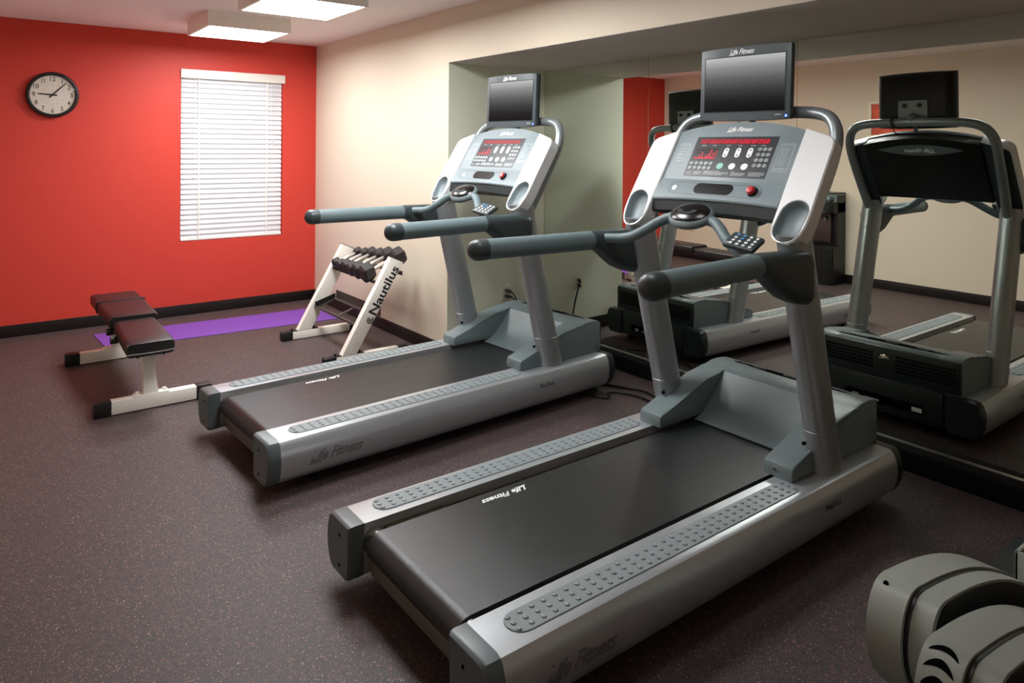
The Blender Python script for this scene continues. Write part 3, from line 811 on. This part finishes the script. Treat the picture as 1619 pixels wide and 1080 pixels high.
    TM = frame((1.690, .008, 1.765), (0, -1, 0), (math.sin(math.radians(2)), 0, math.cos(math.radians(2)))) @ Matrix.Rotation(math.radians(4), 4, 'Y')
    def tp(n): return lambda a, b: TM @ Vector((a, b, n))
    HW, HT, HB = .218, .157, -.158
    outl = []
    for t in range(13): outl.append((-HW+2*HW*t/12, HB-.006*(1-((t/6)-1)**2)))
    for t in range(13): outl.append((HW-2*HW*t/12, HT+.005*(1-((t/6)-1)**2)))
    bm = bmesh.new(); prism(bm, outl, tp(-.03), tp(.0), bev=.006); finish(bm, 'bezel', M['bezel'], tv, ang=30)
    bm = bmesh.new()
    loft(bm, [[TM @ Vector((a*k, b*k, n)) for a, b in outl] for k, n in ((.985, -.028), (.96, -.045), (.86, -.062), (.80, -.066))]); finish(bm, 'back_shell', M['black'], tv, ang=30)
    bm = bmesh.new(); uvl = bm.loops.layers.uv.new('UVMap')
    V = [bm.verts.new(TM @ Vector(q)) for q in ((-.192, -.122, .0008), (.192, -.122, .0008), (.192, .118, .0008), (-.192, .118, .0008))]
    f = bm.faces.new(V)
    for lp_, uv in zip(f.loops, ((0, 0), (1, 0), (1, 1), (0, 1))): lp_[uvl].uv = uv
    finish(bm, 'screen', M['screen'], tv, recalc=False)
    bm = bmesh.new()
    for a, b in (((-.196, -.126), (.196, -.122)), ((-.196, .118), (.196, .122)), ((-.196, -.126), (-.192, .122)), ((.192, -.126), (.196, .122))):
        prism(bm, [(a[0], a[1]), (b[0], a[1]), (b[0], b[1]), (a[0], b[1])], tp(.0002), tp(.0012))
    finish(bm, 'screen_rim', M['black'], tv)
    bm = bmesh.new(); logo(bm, .118, TM @ Matrix.Translation((-.01, .140, .0012)), .024); finish(bm, 'television_logo', M['ink'], tv, recalc=False); bm = bmesh.new(); text(bm, 'HDTV', .030, TM @ Matrix.Translation((.166, -.141, .0012)), h=.006, bold=.01); finish(bm, 'television_lettering', M['ink'], tv, recalc=False)
    bm = bmesh.new(); lathe(bm, [(.005, .0008), (.004, .0016), (0, .0018)], TM @ Matrix.Translation((.200, -.146, 0)), 12); finish(bm, 'power_light', M['blueled'], tv)
    bm = bmesh.new(); prism(bm, rrect(0, -.075, .082, .075, .008), tp(-.066), tp(-.072)); 
    mp = finish(bm, 'mount_plate', M['btn'], tv)
    bm = bmesh.new()
    for a in (-.042, .042): lathe(bm, [(.012, .0), (.012, .012), (0, .013)], TM @ Matrix.Translation((a, -.028, -.072)) @ Matrix.Rotation(PI, 4, 'X'), 12)
    finish(bm, 'mount_knob', M['black'], tv)
    bm = bmesh.new(); tube(bm, [TM @ Vector((0, -.10, -.070)), Vector((1.783, 0, 1.66)), Vector((1.786, 0, 1.64))], [.028, .026], 12, k=3); tube(bm, [Vector((1.755, 0, 1.62)), Vector((1.74, 0, 1.585))], .012, 8, k=1); finish(bm, 'mount_neck', M['grey'], tv)
    return R

M['bk'] = mat('blue keypad key', rgb(90, 150, 210), .4); M['lw'] = mat('black led graph window', rgb(34, 12, 20), .3)
tm = make_treadmill()
tag(tm, 'large grey and silver treadmill nearest the camera, in front of the mirror', 'treadmill', 'two matching treadmills facing the mirror')
tm2 = copy_tree(tm)
tag(tm2, 'second grey and silver treadmill, farther back beside the dumbbell rack', 'treadmill', 'two matching treadmills facing the mirror')
tm.location = (-1.667, -4.792, 0); tm.rotation_euler = (0, 0, -.0008)
tm2.location = (-1.690, -3.220, 0); tm2.rotation_euler = (0, 0, .0462)

# ------------------------------------------------------------------ flat bench
bn = empty('weight_bench', (-1.845, -1.65, 0)); tag(bn, 'black padded flat weight bench on white steel legs, left foreground of red wall', 'bench')
def bl_(x, y, z=0): return Vector((x+1.845, y+1.65, z))
for yb, x0, x1 in ((-2.225, -2.122, -1.520), (-1.085, -2.152, -1.560)):
    bm = bmesh.new(); box(bm, bl_(x0+.075, yb-.030, .006), bl_(x1-.075, yb+.030, .078), .003)
    ft = finish(bm, 'foot_bar', M['whitepaint'], bn)
    for a, b in ((x0, x0+.085), (x1-.085, x1)):
        bm = bmesh.new(); box(bm, bl_(a, yb-.034, 0), bl_(b, yb+.034, .082), .006); finish(bm, 'end_cap', M['cap'], ft)
    bm = bmesh.new(); box(bm, bl_(-1.93, yb-.028, .078), bl_(-1.75, yb+.028, .086), .002)
    for xx in (-1.91, -1.77): cyl(bm, bl_(xx, yb, .086), bl_(xx, yb, .100), .011, 6)
    finish(bm, 'foot_plate', M['whitepaint'], ft)
    # waisted post
    bm = bmesh.new(); rings = []
    for z, hw_, sh in ((.084, .040, 0), (.11, .037, -.004), (.18, .033, -.010), (.25, .033, -.012), (.30, .038, -.008), (.335, .045, 0)):
        c = bl_(-1.840+sh, yb, z); rings.append([c+Vector((a, b, 0)) for a, b in rrect(0, 0, hw_, .024, .006, 2)])
    loft(bm, rings); finish(bm, 'post', M['whitepaint'], bn)
bm = bmesh.new(); box(bm, bl_(-1.870, -2.28, .318), bl_(-1.810, -1.0, .352), .003); finish(bm, 'spine', M['cap'], bn)
def cushion(name, x0a, x1a, ya, x0b, x1b, yb, za, zb, th):
    """pad between the near end (ya) and far end (yb), softly rounded"""
    bm = bmesh.new(); rings = []
    n = 9
    for i in range(n):
        t = i/(n-1); e = 1.0
        y = ya+(yb-ya)*t
        if i in (0, n-1): e = .90
        if i in (1, n-2): y = ya+(yb-ya)*(.03 if i == 1 else .97)
        x0 = x0a+(x0b-x0a)*t; x1 = x1a+(x1b-x1a)*t; zt = za+(zb-za)*t; cx = (x0+x1)/2; hx = (x1-x0)/2*(.97 if e < 1 else 1); hz = th/2*e
        rings.append([bl_(cx+a, y, zt-th/2+b+(.004*(1-(a/hx)**2) if b > 0 else 0)) for a, b in rrect(0, 0, hx, hz, .022, 5)])
    loft(bm, rings); o = finish(bm, name, M['vinyl'], bn, ang=60); return o
seat = cushion('seat_pad', -1.985, -1.742, -2.36, -1.965, -1.735, -1.775, .402, .412, .078)
back = cushion('back_pad', -1.985, -1.715, -1.765, -2.000, -1.710, -.985, .432, .442, .072)
bm = bmesh.new(); tube(bm, [bl_(-1.985, -2.362, .345), bl_(-1.86, -2.366, .343), bl_(-1.745, -2.362, .345)], .004, 6); tube(bm, [bl_(-1.982, -2.355, .395), bl_(-1.86, -2.358, .4), bl_(-1.745, -2.355, .395)], .0025, 6); finish(bm, 'piping', M['stitch'], seat)
bm = bmesh.new(); box(bm, bl_(-1.999, -1.300, .372), bl_(-1.709, -1.282, .4445), .004)
finish(bm, 'strap', M['vinyl'], back)
bm = bmesh.new(); text(bm, 'Nautilus', .17, frame(bl_(-1.855, -1.16, .4465), (1, 0, 0), (0, 1, 0)), h=.03, shear=.2); finish(bm, 'pad_lettering', M['bracket'], back, recalc=False)
for x, y in ((-1.955, -1.73), (-1.965, -1.95)):
    bm = bmesh.new(); cyl(bm, bl_(x, y, .34), bl_(x-.04, y, .34), .022, 14); finish(bm, 'adjuster_knob', M['cap'], bn)
bm = bmesh.new()
for y in (-2.30, -2.12): box(bm, bl_(-1.94, y-.02, .325), bl_(-1.775, y+.02, .336))
for x in (-1.92, -1.79): cyl(bm, bl_(x, -2.31, .328), bl_(x, -2.31, .310), .008, 6)
finish(bm, 'pad_bracket', M['bracket'], bn)

# ------------------------------------------------------------------ yoga mat
bm = bmesh.new(); q = [(-1.895, -.300), (-1.870, -.790), (-.120, -.905), (-.105, -.400)]
prism(bm, q, lambda x, y: Vector((x, y, .0)), lambda x, y: Vector((x, y, .006)), bev=.0015, seg=1)
tag(finish(bm, 'exercise_mat', M['mat']), 'purple exercise mat lying flat on the floor along the red wall', 'mat')

# ------------------------------------------------------------------ dumbbell rack
rk = empty('dumbbell_rack', (-.45, -1.715, 0)); tag(rk, 'white steel dumbbell rack with black lettering, against the cream wall', 'rack')
def rl_(x, y, z): return Vector((x+.45, y+1.715, z))
Y1, Y2 = -1.31, -2.125
for yc in (Y1, Y2):
    bm = bmesh.new(); box(bm, rl_(-.715, yc-.025, .004), rl_(-.235, yc+.025, .062), .003); ft = finish(bm, 'foot_bar', M['whitepaint'], rk)
    for a, b in ((-.785, -.700), (-.240, -.165)):
        bm = bmesh.new(); box(bm, rl_(a, yc-.029, 0), rl_(b, yc+.029, .066), .005); finish(bm, 'end_cap', M['cap'], ft)
    bm = bmesh.new(); box(bm, rl_(-.725, yc-.022, .062), rl_(-.50, yc+.022, .068))
    for xx in (-.700, -.525): cyl(bm, rl_(xx, yc, .068), rl_(xx, yc, .082), .010, 6)
    finish(bm, 'bolt_plate', M['cap'], ft)
    bm = bmesh.new(); prism(bm, [(-.664, .064), (-.556, .064), (-.206, .655), (-.300, .700)], lambda x, z: rl_(x, yc-.026, z), lambda x, z: rl_(x, yc+.026, z), bev=.003)
    lg = finish(bm, 'leg', M['whitepaint'], rk)
    bm = bmesh.new(); q = [(-.303, .6995), (-.203, .6545), (-.201, .6585), (-.301, .7035)]; prism(bm, q, lambda x, z: rl_(x, yc-.027, z), lambda x, z: rl_(x, yc+.027, z)); finish(bm, 'leg_cap', M['bracket'], lg)
    if yc == Y2:
        d = Vector((.358, 0, .614)).normalized(); c = rl_(-.355, yc-.0268, .475); up = Vector((-d.z, 0, d.x))
        bm = bmesh.new(); text(bm, 'Nautilus', .36, frame(c, d, up), h=.066, bold=.022)
        cc = c-d*.222-up*.004
        fm = frame(cc, d, up)
        for i in range(13):
            a0 = .5+i*.42; r0 = .010; r1 = .020+.0011*i
            V = [bm.verts.new(fm @ Vector((rr*math.cos(a), rr*math.sin(a), 0))) for rr, a in ((r0, a0), (r1, a0), (r1, a0+.30), (r0, a0+.26))]; bm.faces.new(V)
        V = [bm.verts.new(fm @ Vector((.008*math.cos(2*PI*j/12), .008*math.sin(2*PI*j/12), 0))) for j in range(12)]; bm.faces.new(V)
        finish(bm, 'leg_lettering', M['letter'], lg, recalc=False)
def angle_rail(name, x, z, hx, hz, t=.004):
    bm = bmesh.new(); a, b = Y1-.026, Y2+.026
    box(bm, rl_(x-hx, a, z-t), rl_(x+hx, b, z)); sgn = -1 if hz < 0 else 1
    box(bm, rl_(x+hx-t, a, z), rl_(x+hx, b, z+abs(hz))) if sgn > 0 else box(bm, rl_(x-hx, a, z-abs(hz)), rl_(x-hx+t, b, z))
    return finish(bm, name, M['bracket'], rk)
# upper tray (slopes up to the wall)
def tray(name, x0, z0, x1, z1, lip):
    for nm, x, z, hgt in (('front_rail', x0, z0, -.008 if lip < 0 else .012), ('back_rail', x1, z1, lip)):
        bm = bmesh.new(); box(bm, rl_(x-.017, Y1-.026, z-.004), rl_(x+.022, Y2+.026, z)); box(bm, rl_(x+.018 if nm == 'back_rail' else x-.017, Y1-.026, z), rl_(x+.022 if nm == 'back_rail' else x-.013, Y2+.026, z+hgt))
        finish(bm, nm, M['bracket'], rk)
    for yy in (Y1-.04, (Y1+Y2)/2, Y2+.04):
        bm = bmesh.new(); prism(bm, [(x0, z0-.012), (x1, z1-.012), (x1, z1-.004), (x0, z0-.004)], lambda x, z: rl_(x, yy-.012, z), lambda x, z: rl_(x, yy+.012, z)); finish(bm, 'tray_brace', M['bracket'], rk)
    bm = bmesh.new(); yy = Y1-.030
    prism(bm, [(x0-.01, z0-.01), (x1+.01, z1-.01), (x1+.01, z1+.035), (x0-.01, z0+.035)], lambda x, z: rl_(x, yy-.003, z), lambda x, z: rl_(x, yy+.003, z))
    for k in (.12, .88): cyl(bm, rl_(x0+(x1-x0)*k, yy-.003, z0+(z1-z0)*k+.013), rl_(x0+(x1-x0)*k, yy-.012, z0+(z1-z0)*k+.013), .009, 8)
    finish(bm, 'tray_bracket', M['cap'], rk)
tray('upper', -.372, .519, -.205, .582, -.03)
tray('lower', -.520, .235, -.375, .285, .06)
# dumbbells
dax = Vector((.937, 0, .350)).normalized()
dl = ['smallest hex dumbbell on the rack, next to the far white leg', 'second dumbbell from the far white leg of the rack', 'third dumbbell from the far white leg of the rack',
      'third dumbbell from the lettered near leg of the rack', 'second dumbbell from the lettered near leg of the rack', 'largest hex dumbbell, next to the lettered near leg of the rack']
rr = [.041, .043, .052, .053, .063, .070]; yy = -1.392
for i in range(6):
    r = rr[i]; L2 = .085+.004*i; hl = .058+.006*i
    ys = [-1.395, -1.505, -1.622, -1.742, -1.866, -2.010]
    zc = .597+.004+(r-.04)*1.0; c = Vector((-.290-.001*i, ys[i], zc))
    D = empty('dumbbell', c); tag(D, dl[i], 'dumbbell', 'hex dumbbells on the rack')
    up = Vector((0, 1, 0)); sd = dax.cross(up)
    fm = frame((0, 0, 0), up, sd, dax)
    for s in (1, -1):
        bm = bmesh.new(); rg = []
        for k, t in ((.78, 0), (1.0, .16), (1.0, .84), (.72, 1.0)):
            rg.append([fm @ Vector((r*k*math.cos(PI/6+PI/3*j), r*k*math.sin(PI/6+PI/3*j), s*(L2-.018+hl*t))) for j in range(6)])
        loft(bm, rg); finish(bm, 'hex_head', M['rubber'], D, ang=20)
    bm = bmesh.new(); lathe(bm, [(0, -L2), (.014, -L2), (.013, -L2*.75), (.015, -L2*.4), (.0165, 0), (.015, L2*.4), (.013, L2*.75), (.014, L2), (0, L2)], fm, 14); finish(bm, 'handle', M['chrome'], D, ang=60)

# ------------------------------------------------------------------ outlet and cords
ol = empty('wall_outlet', (.508, YN-.002, .400)); tag(ol, 'ivory duplex power outlet on the niche wall', 'outlet')
bm = bmesh.new(); box(bm, (-.036, -.006, -.058), (.036, 0, .058), .003); finish(bm, 'cover_plate', M['outlet'], ol)
bm = bmesh.new()
for z in (.022, -.022): prism(bm, stadium(0, z, .017, .014, 6), lambda x, y: Vector((x, -.006, y)), lambda x, y: Vector((x, -.0085, y)))
finish(bm, 'receptacle', M['whiteplastic'], ol)
def cord(name, pts, r, label, group=None, plug=None):
    e = empty(name, pts[0]); tag(e, label, 'cord', group); p0 = Vector(pts[0])
    bm = bmesh.new(); tube(bm, [Vector(p)-p0 for p in pts], r, 8, k=6); finish(bm, 'cable', M['cord'], e, ang=60)
    if plug:
        bm = bmesh.new(); a = Vector((0, 0, 0)); rings = []
        for t, k in ((.0, .012), (.012, .015), (.03, .013), (.048, .007)): rings.append([Vector(plug)*t+Vector((x, 0, z)) for x, z in rrect(0, 0, k, k*.8, k*.5, 3)])
        loft(bm, rings); finish(bm, 'plug', M['cord'], e, ang=50)
    return e
yo = YN-.0105
cord('power_cord', [(.506, yo, .420), (.530, yo-.04, .408), (.560, yo-.055, .36), (.585, yo-.05, .27), (.610, yo-.05, .15), (.640, yo-.09, .04), (.66, yo-.25, .012), (.63, -2.9, .010), (.50, -3.14, .010)], .0045, 'black power cord plugged into the upper socket of the niche outlet', 'power cords from the outlet', (.35, -1, -.25))
cord('power_cord', [(.506, yo, .378), (.525, yo-.03, .374), (.552, yo-.045, .345), (.578, yo-.045, .26), (.600, yo-.045, .15), (.625, yo-.10, .04), (.68, yo-.3, .012), (.71, -3.0, .010), (.66, -3.35, .012), (.48, -3.42, .014)], .0045, 'black power cord plugged into the lower socket of the niche outlet', 'power cords from the outlet', (.35, -1, -.1))
cord('extension_cable', [(.37, -3.52, .012), (.39, -3.43, .012), (.45, -3.40, .012), (.50, -3.50, .010), (.56, -3.62, .010), (.585, -3.74, .014), (.54, -3.90, .010), (.50, -4.10, .010), (.45, -4.35, .010), (.40, -4.6, .010)], .008, 'thick black cable running on the floor between the two treadmills', 'floor cables')
cord('extension_cable', [(.28, -3.56, .012), (.33, -3.66, .012), (.40, -3.60, .012), (.47, -3.66, .010), (.50, -3.78, .010), (.47, -3.95, .010), (.42, -4.15, .010), (.38, -4.5, .010)], .007, 'loose black cable on the floor in front of the thick one', 'floor cables')
cord('extension_cable', [(.31, -3.58, .034), (.35, -3.50, .036), (.41, -3.49, .036), (.435, -3.44, .036), (.40, -3.40, .036), (.34, -3.47, .036), (.33, -3.56, .034)], .005, 'thin coiled black cable under the front end of the far treadmill', 'floor cables')

# ------------------------------------------------------------------ things seen only in the mirror
wp_ = empty('switch_plate', (XL, -.48, .42)); tag(wp_, 'small cream outlet plate low on the opposite wall, seen in the mirror', 'outlet plate')
bm = bmesh.new(); box(bm, (0, -.036, -.057), (.006, .036, .057), .003); finish(bm, 'cover_plate', M['cream'], wp_)
bm = bmesh.new(); box(bm, (.006, -.015, .006), (.008, .015, .034)); box(bm, (.006, -.015, -.034), (.008, .015, -.006)); finish(bm, 'receptacle', M['outlet'], wp_)

pc = empty('framed_picture', (XL, -3.10, 1.80)); tag(pc, 'red-orange print in a pale frame on the opposite wall, seen in the mirror', 'picture')
bm = bmesh.new()
for a, b in (((0, -.25, -.2), (.02, .25, -.165)), ((0, -.25, .165), (.02, .25, .2)), ((0, -.25, -.165), (.02, -.215, .165)), ((0, .215, -.165), (.02, .25, .165))): box(bm, a, b, .002)
finish(bm, 'picture_frame', M['outlet'], pc)
bm = bmesh.new(); box(bm, (0, -.215, -.165), (.010, .215, .165)); finish(bm, 'print', M['art'], pc)

wc = empty('water_cooler', (XL+.02, -2.45, 0)); tag(wc, 'black water cooler against the opposite wall, seen in the mirror', 'water cooler')
def wcf(pts, z0, z1, name, m, bev=.008):
    bm = bmesh.new(); prism(bm, pts, lambda x, y: Vector((x, y, z0)), lambda x, y: Vector((x, y, z1)), bev=bev); return finish(bm, name, m, wc, ang=30)
foot = [(0, -.16), (.24, -.16)]+[(.24+.06*math.cos(a), .16*math.sin(a)) for a in [-PI/2+PI*i/12 for i in range(1, 12)]]+[(.24, .16), (0, .16)]
wcf(foot, 0, .42, 'lower_body', M['black'])
bm = bmesh.new()
for i in range(11):
    a = -PI/2+PI*(i+.5)/11; c = Vector((.24+.0605*math.cos(a), .1605*math.sin(a), 0)); cyl(bm, c+Vector((0, 0, .03)), c+Vector((0, 0, .40)), .006, 6)
finish(bm, 'front_rib', M['cap'], wc)
wcf([(0, -.16), (.16, -.16), (.16, .16), (0, .16)], .42, .98, 'upper_body', M['black'])
wcf([(.16, -.10), (.20, -.10), (.20, .10), (.16, .10)], .46, .78, 'dispenser_panel', M['brown'], .004)
wcf(foot, .78, .90, 'top_housing', M['black'])
wcf([(x, y*.97) for x, y in foot], .90, .99, 'top_band', M['teal'])
wcf(foot, .99, 1.005, 'lid', M['brown'], .004)
for y, m in ((-.05, M['steel']), (.05, M['black'])):
    bm = bmesh.new(); cyl(bm, (.20, y, .735), (.235, y, .725), .014, 12); cyl(bm, (.232, y, .735), (.232, y, .695), .010, 10); finish(bm, 'tap', m, wc)

# ------------------------------------------------------------------ exercise machine corner (bottom right)
el = empty('elliptical_trainer', (-.55, -5.9, 0)); tag(el, 'grey elliptical trainer with rounded rear housings, cut by the lower right corner', 'elliptical trainer')
def eo(x, y, z): return Vector((x+.55, y+5.9, z))
def eprof(dx, dz, k=1.):
    rear = [(-.708, .368), (-.735, .371), (-.768, .366), (-.793, .348), (-.812, .318), (-.822, .275), (-.820, .225), (-.803, .175), (-.770, .125), (-.72, .08), (-.66, .047), (-.59, .026), (-.5, .02)]
    topp = [(.02, .11), (-.08, .168), (-.17, .213), (-.26, .254), (-.35, .289), (-.44, .317), (-.53, .339), (-.62, .356), (-.708, .368)]
    sm = lambda P: [(q.x, q.y) for q in smooth_path([(x, z, 0) for x, z in P], 4)]
    pts = sm(rear)+[(.02, .02)]+sm(topp)[:-1]
    cx, cz = -.45, .18
    return [(cx+(x-cx)*k+dx, cz+(z-cz)*k+dz) for x, z in pts]
def ehousing(y0, y1, dx, dz):
    bm = bmesh.new(); prism(bm, eprof(dx, dz), lambda x, z: eo(x, y0, z), lambda x, z: eo(x, y1, z), bev=.010, seg=3)
    o = finish(bm, 'rear_housing', M['ellip'], el, ang=32)
    bm = bmesh.new(); prism(bm, eprof(dx, dz, .965), lambda x, z: eo(x, y1+.002, z), lambda x, z: eo(x, y1-.010, z)); finish(bm, 'housing_gap', M['black'], o)
    bm = bmesh.new(); prism(bm, eprof(dx, dz, .955), lambda x, z: eo(x, y1-.009, z), lambda x, z: eo(x, y1-.060, z), bev=.006); finish(bm, 'inner_shell', M['ellip'], o, ang=32)
    bm = bmesh.new(); prism(bm, eprof(dx, dz, .90), lambda x, z: eo(x, y1-.0595, z), lambda x, z: eo(x, y1-.064, z)); finish(bm, 'inner_disc', M['black'], o)
    return o
ehousing(-5.750, -5.835, 0, 0)
hB = ehousing(-5.945, -6.030, -.185, .018)
# crescent slots wrapped over the rear of the nearer housing
rp_ = eprof(-.185, .018)[:40]
def on_rear(t, off=.0008):
    L_ = 0
    for (x0, z0), (x1, z1) in zip(rp_, rp_[1:]):
        d_ = math.hypot(x1-x0, z1-z0)
        if L_+d_ >= t:
            k = (t-L_)/d_; nx, nz = (z1-z0)/d_, -(x1-x0)/d_
            return (x0+(x1-x0)*k-abs(nx)*off if nx < 0 else x0+(x1-x0)*k-nx*off, z0+(z1-z0)*k+abs(nz)*off)
        L_ += d_
for t0 in (.068, .104, .140):
    bm = bmesh.new(); n = 14; A_ = []; B_ = []
    for i in range(n+1):
        k = i/n; y = -5.956-.060*k; bow = -.014*math.sin(PI*k)
        x, z = on_rear(t0+bow-.0105*math.sin(PI*k)**.6-.0015); A_.append(bm.verts.new(eo(x, y, z)))
        x, z = on_rear(t0+bow*.7+.0015); B_.append(bm.verts.new(eo(x, y, z)))
    for i in range(n): bm.faces.new((A_[i], A_[i+1], B_[i+1], B_[i]))
    finish(bm, 'vent_slot', M['hole'], hB)
bm = bmesh.new(); cyl(bm, eo(-.755, -5.775, .352), eo(-.7715, -5.775, .3665), .0065, 12); finish(bm, 'screw', M['hole'], el)
bm = bmesh.new(); box(bm, eo(-.10, -5.845, .10), eo(.32, -5.858, .255), .004); box(bm, eo(-.10, -5.845, .10), eo(-.087, -5.98, .255), .004); box(bm, eo(-.10, -5.845, .10), eo(.32, -5.98, .12), .004); finish(bm, 'pedal', M['ellip'], el)
bm = bmesh.new(); box(bm, eo(-.45, -5.945, .02), eo(.62, -5.835, .12), .01); box(bm, eo(.0, -6.1, .0), eo(.5, -5.66, .022), .006); finish(bm, 'base_frame', M['dgrey'], el)

# ------------------------------------------------------------------ light, world, camera
wd = bpy.data.worlds.new('daylight'); SC.world = wd; wd.use_nodes = True
bg = wd.node_tree.nodes['Background']; bg.inputs['Color'].default_value = (.92, .96, 1, 1); bg.inputs['Strength'].default_value = .35

cam = bpy.data.cameras.new('camera'); co = bpy.data.objects.new('camera', cam); COL.objects.link(co); SC.camera = co
F_, YH, YAW, ROLL = 1125.365, 232.468, math.radians(52.78556), .007043
PPX = 809.5+ROLL*(540-YH)
cam.sensor_width = 36; cam.sensor_fit = 'HORIZONTAL'; cam.lens = F_/1619*36
cam.shift_x = -(PPX-809.5)/1619; cam.shift_y = (YH-540)/1619
cam.clip_start = .05
co.location = (-2.646, -6.648, 1.48)
fwd = Vector((math.cos(YAW), math.sin(YAW), 0)); right = Vector((math.sin(YAW), -math.cos(YAW), 0)); up = Vector((0, 0, 1))
rx = right*math.cos(ROLL)+up*math.sin(ROLL); ux = up*math.cos(ROLL)-right*math.sin(ROLL)
co.rotation_mode = 'QUATERNION'
co.rotation_quaternion = Matrix((rx, ux, -fwd)).transposed().to_quaternion()

SC.view_settings.view_transform = 'Standard'; SC.view_settings.look = 'None'
SC.view_settings.exposure = 1.24; SC.view_settings.gamma = 1.0
SC.view_settings.use_curve_mapping = False
SC.cycles.use_denoising = True
SC.cycles.max_bounces = 10; SC.cycles.diffuse_bounces = 6; SC.cycles.glossy_bounces = 6
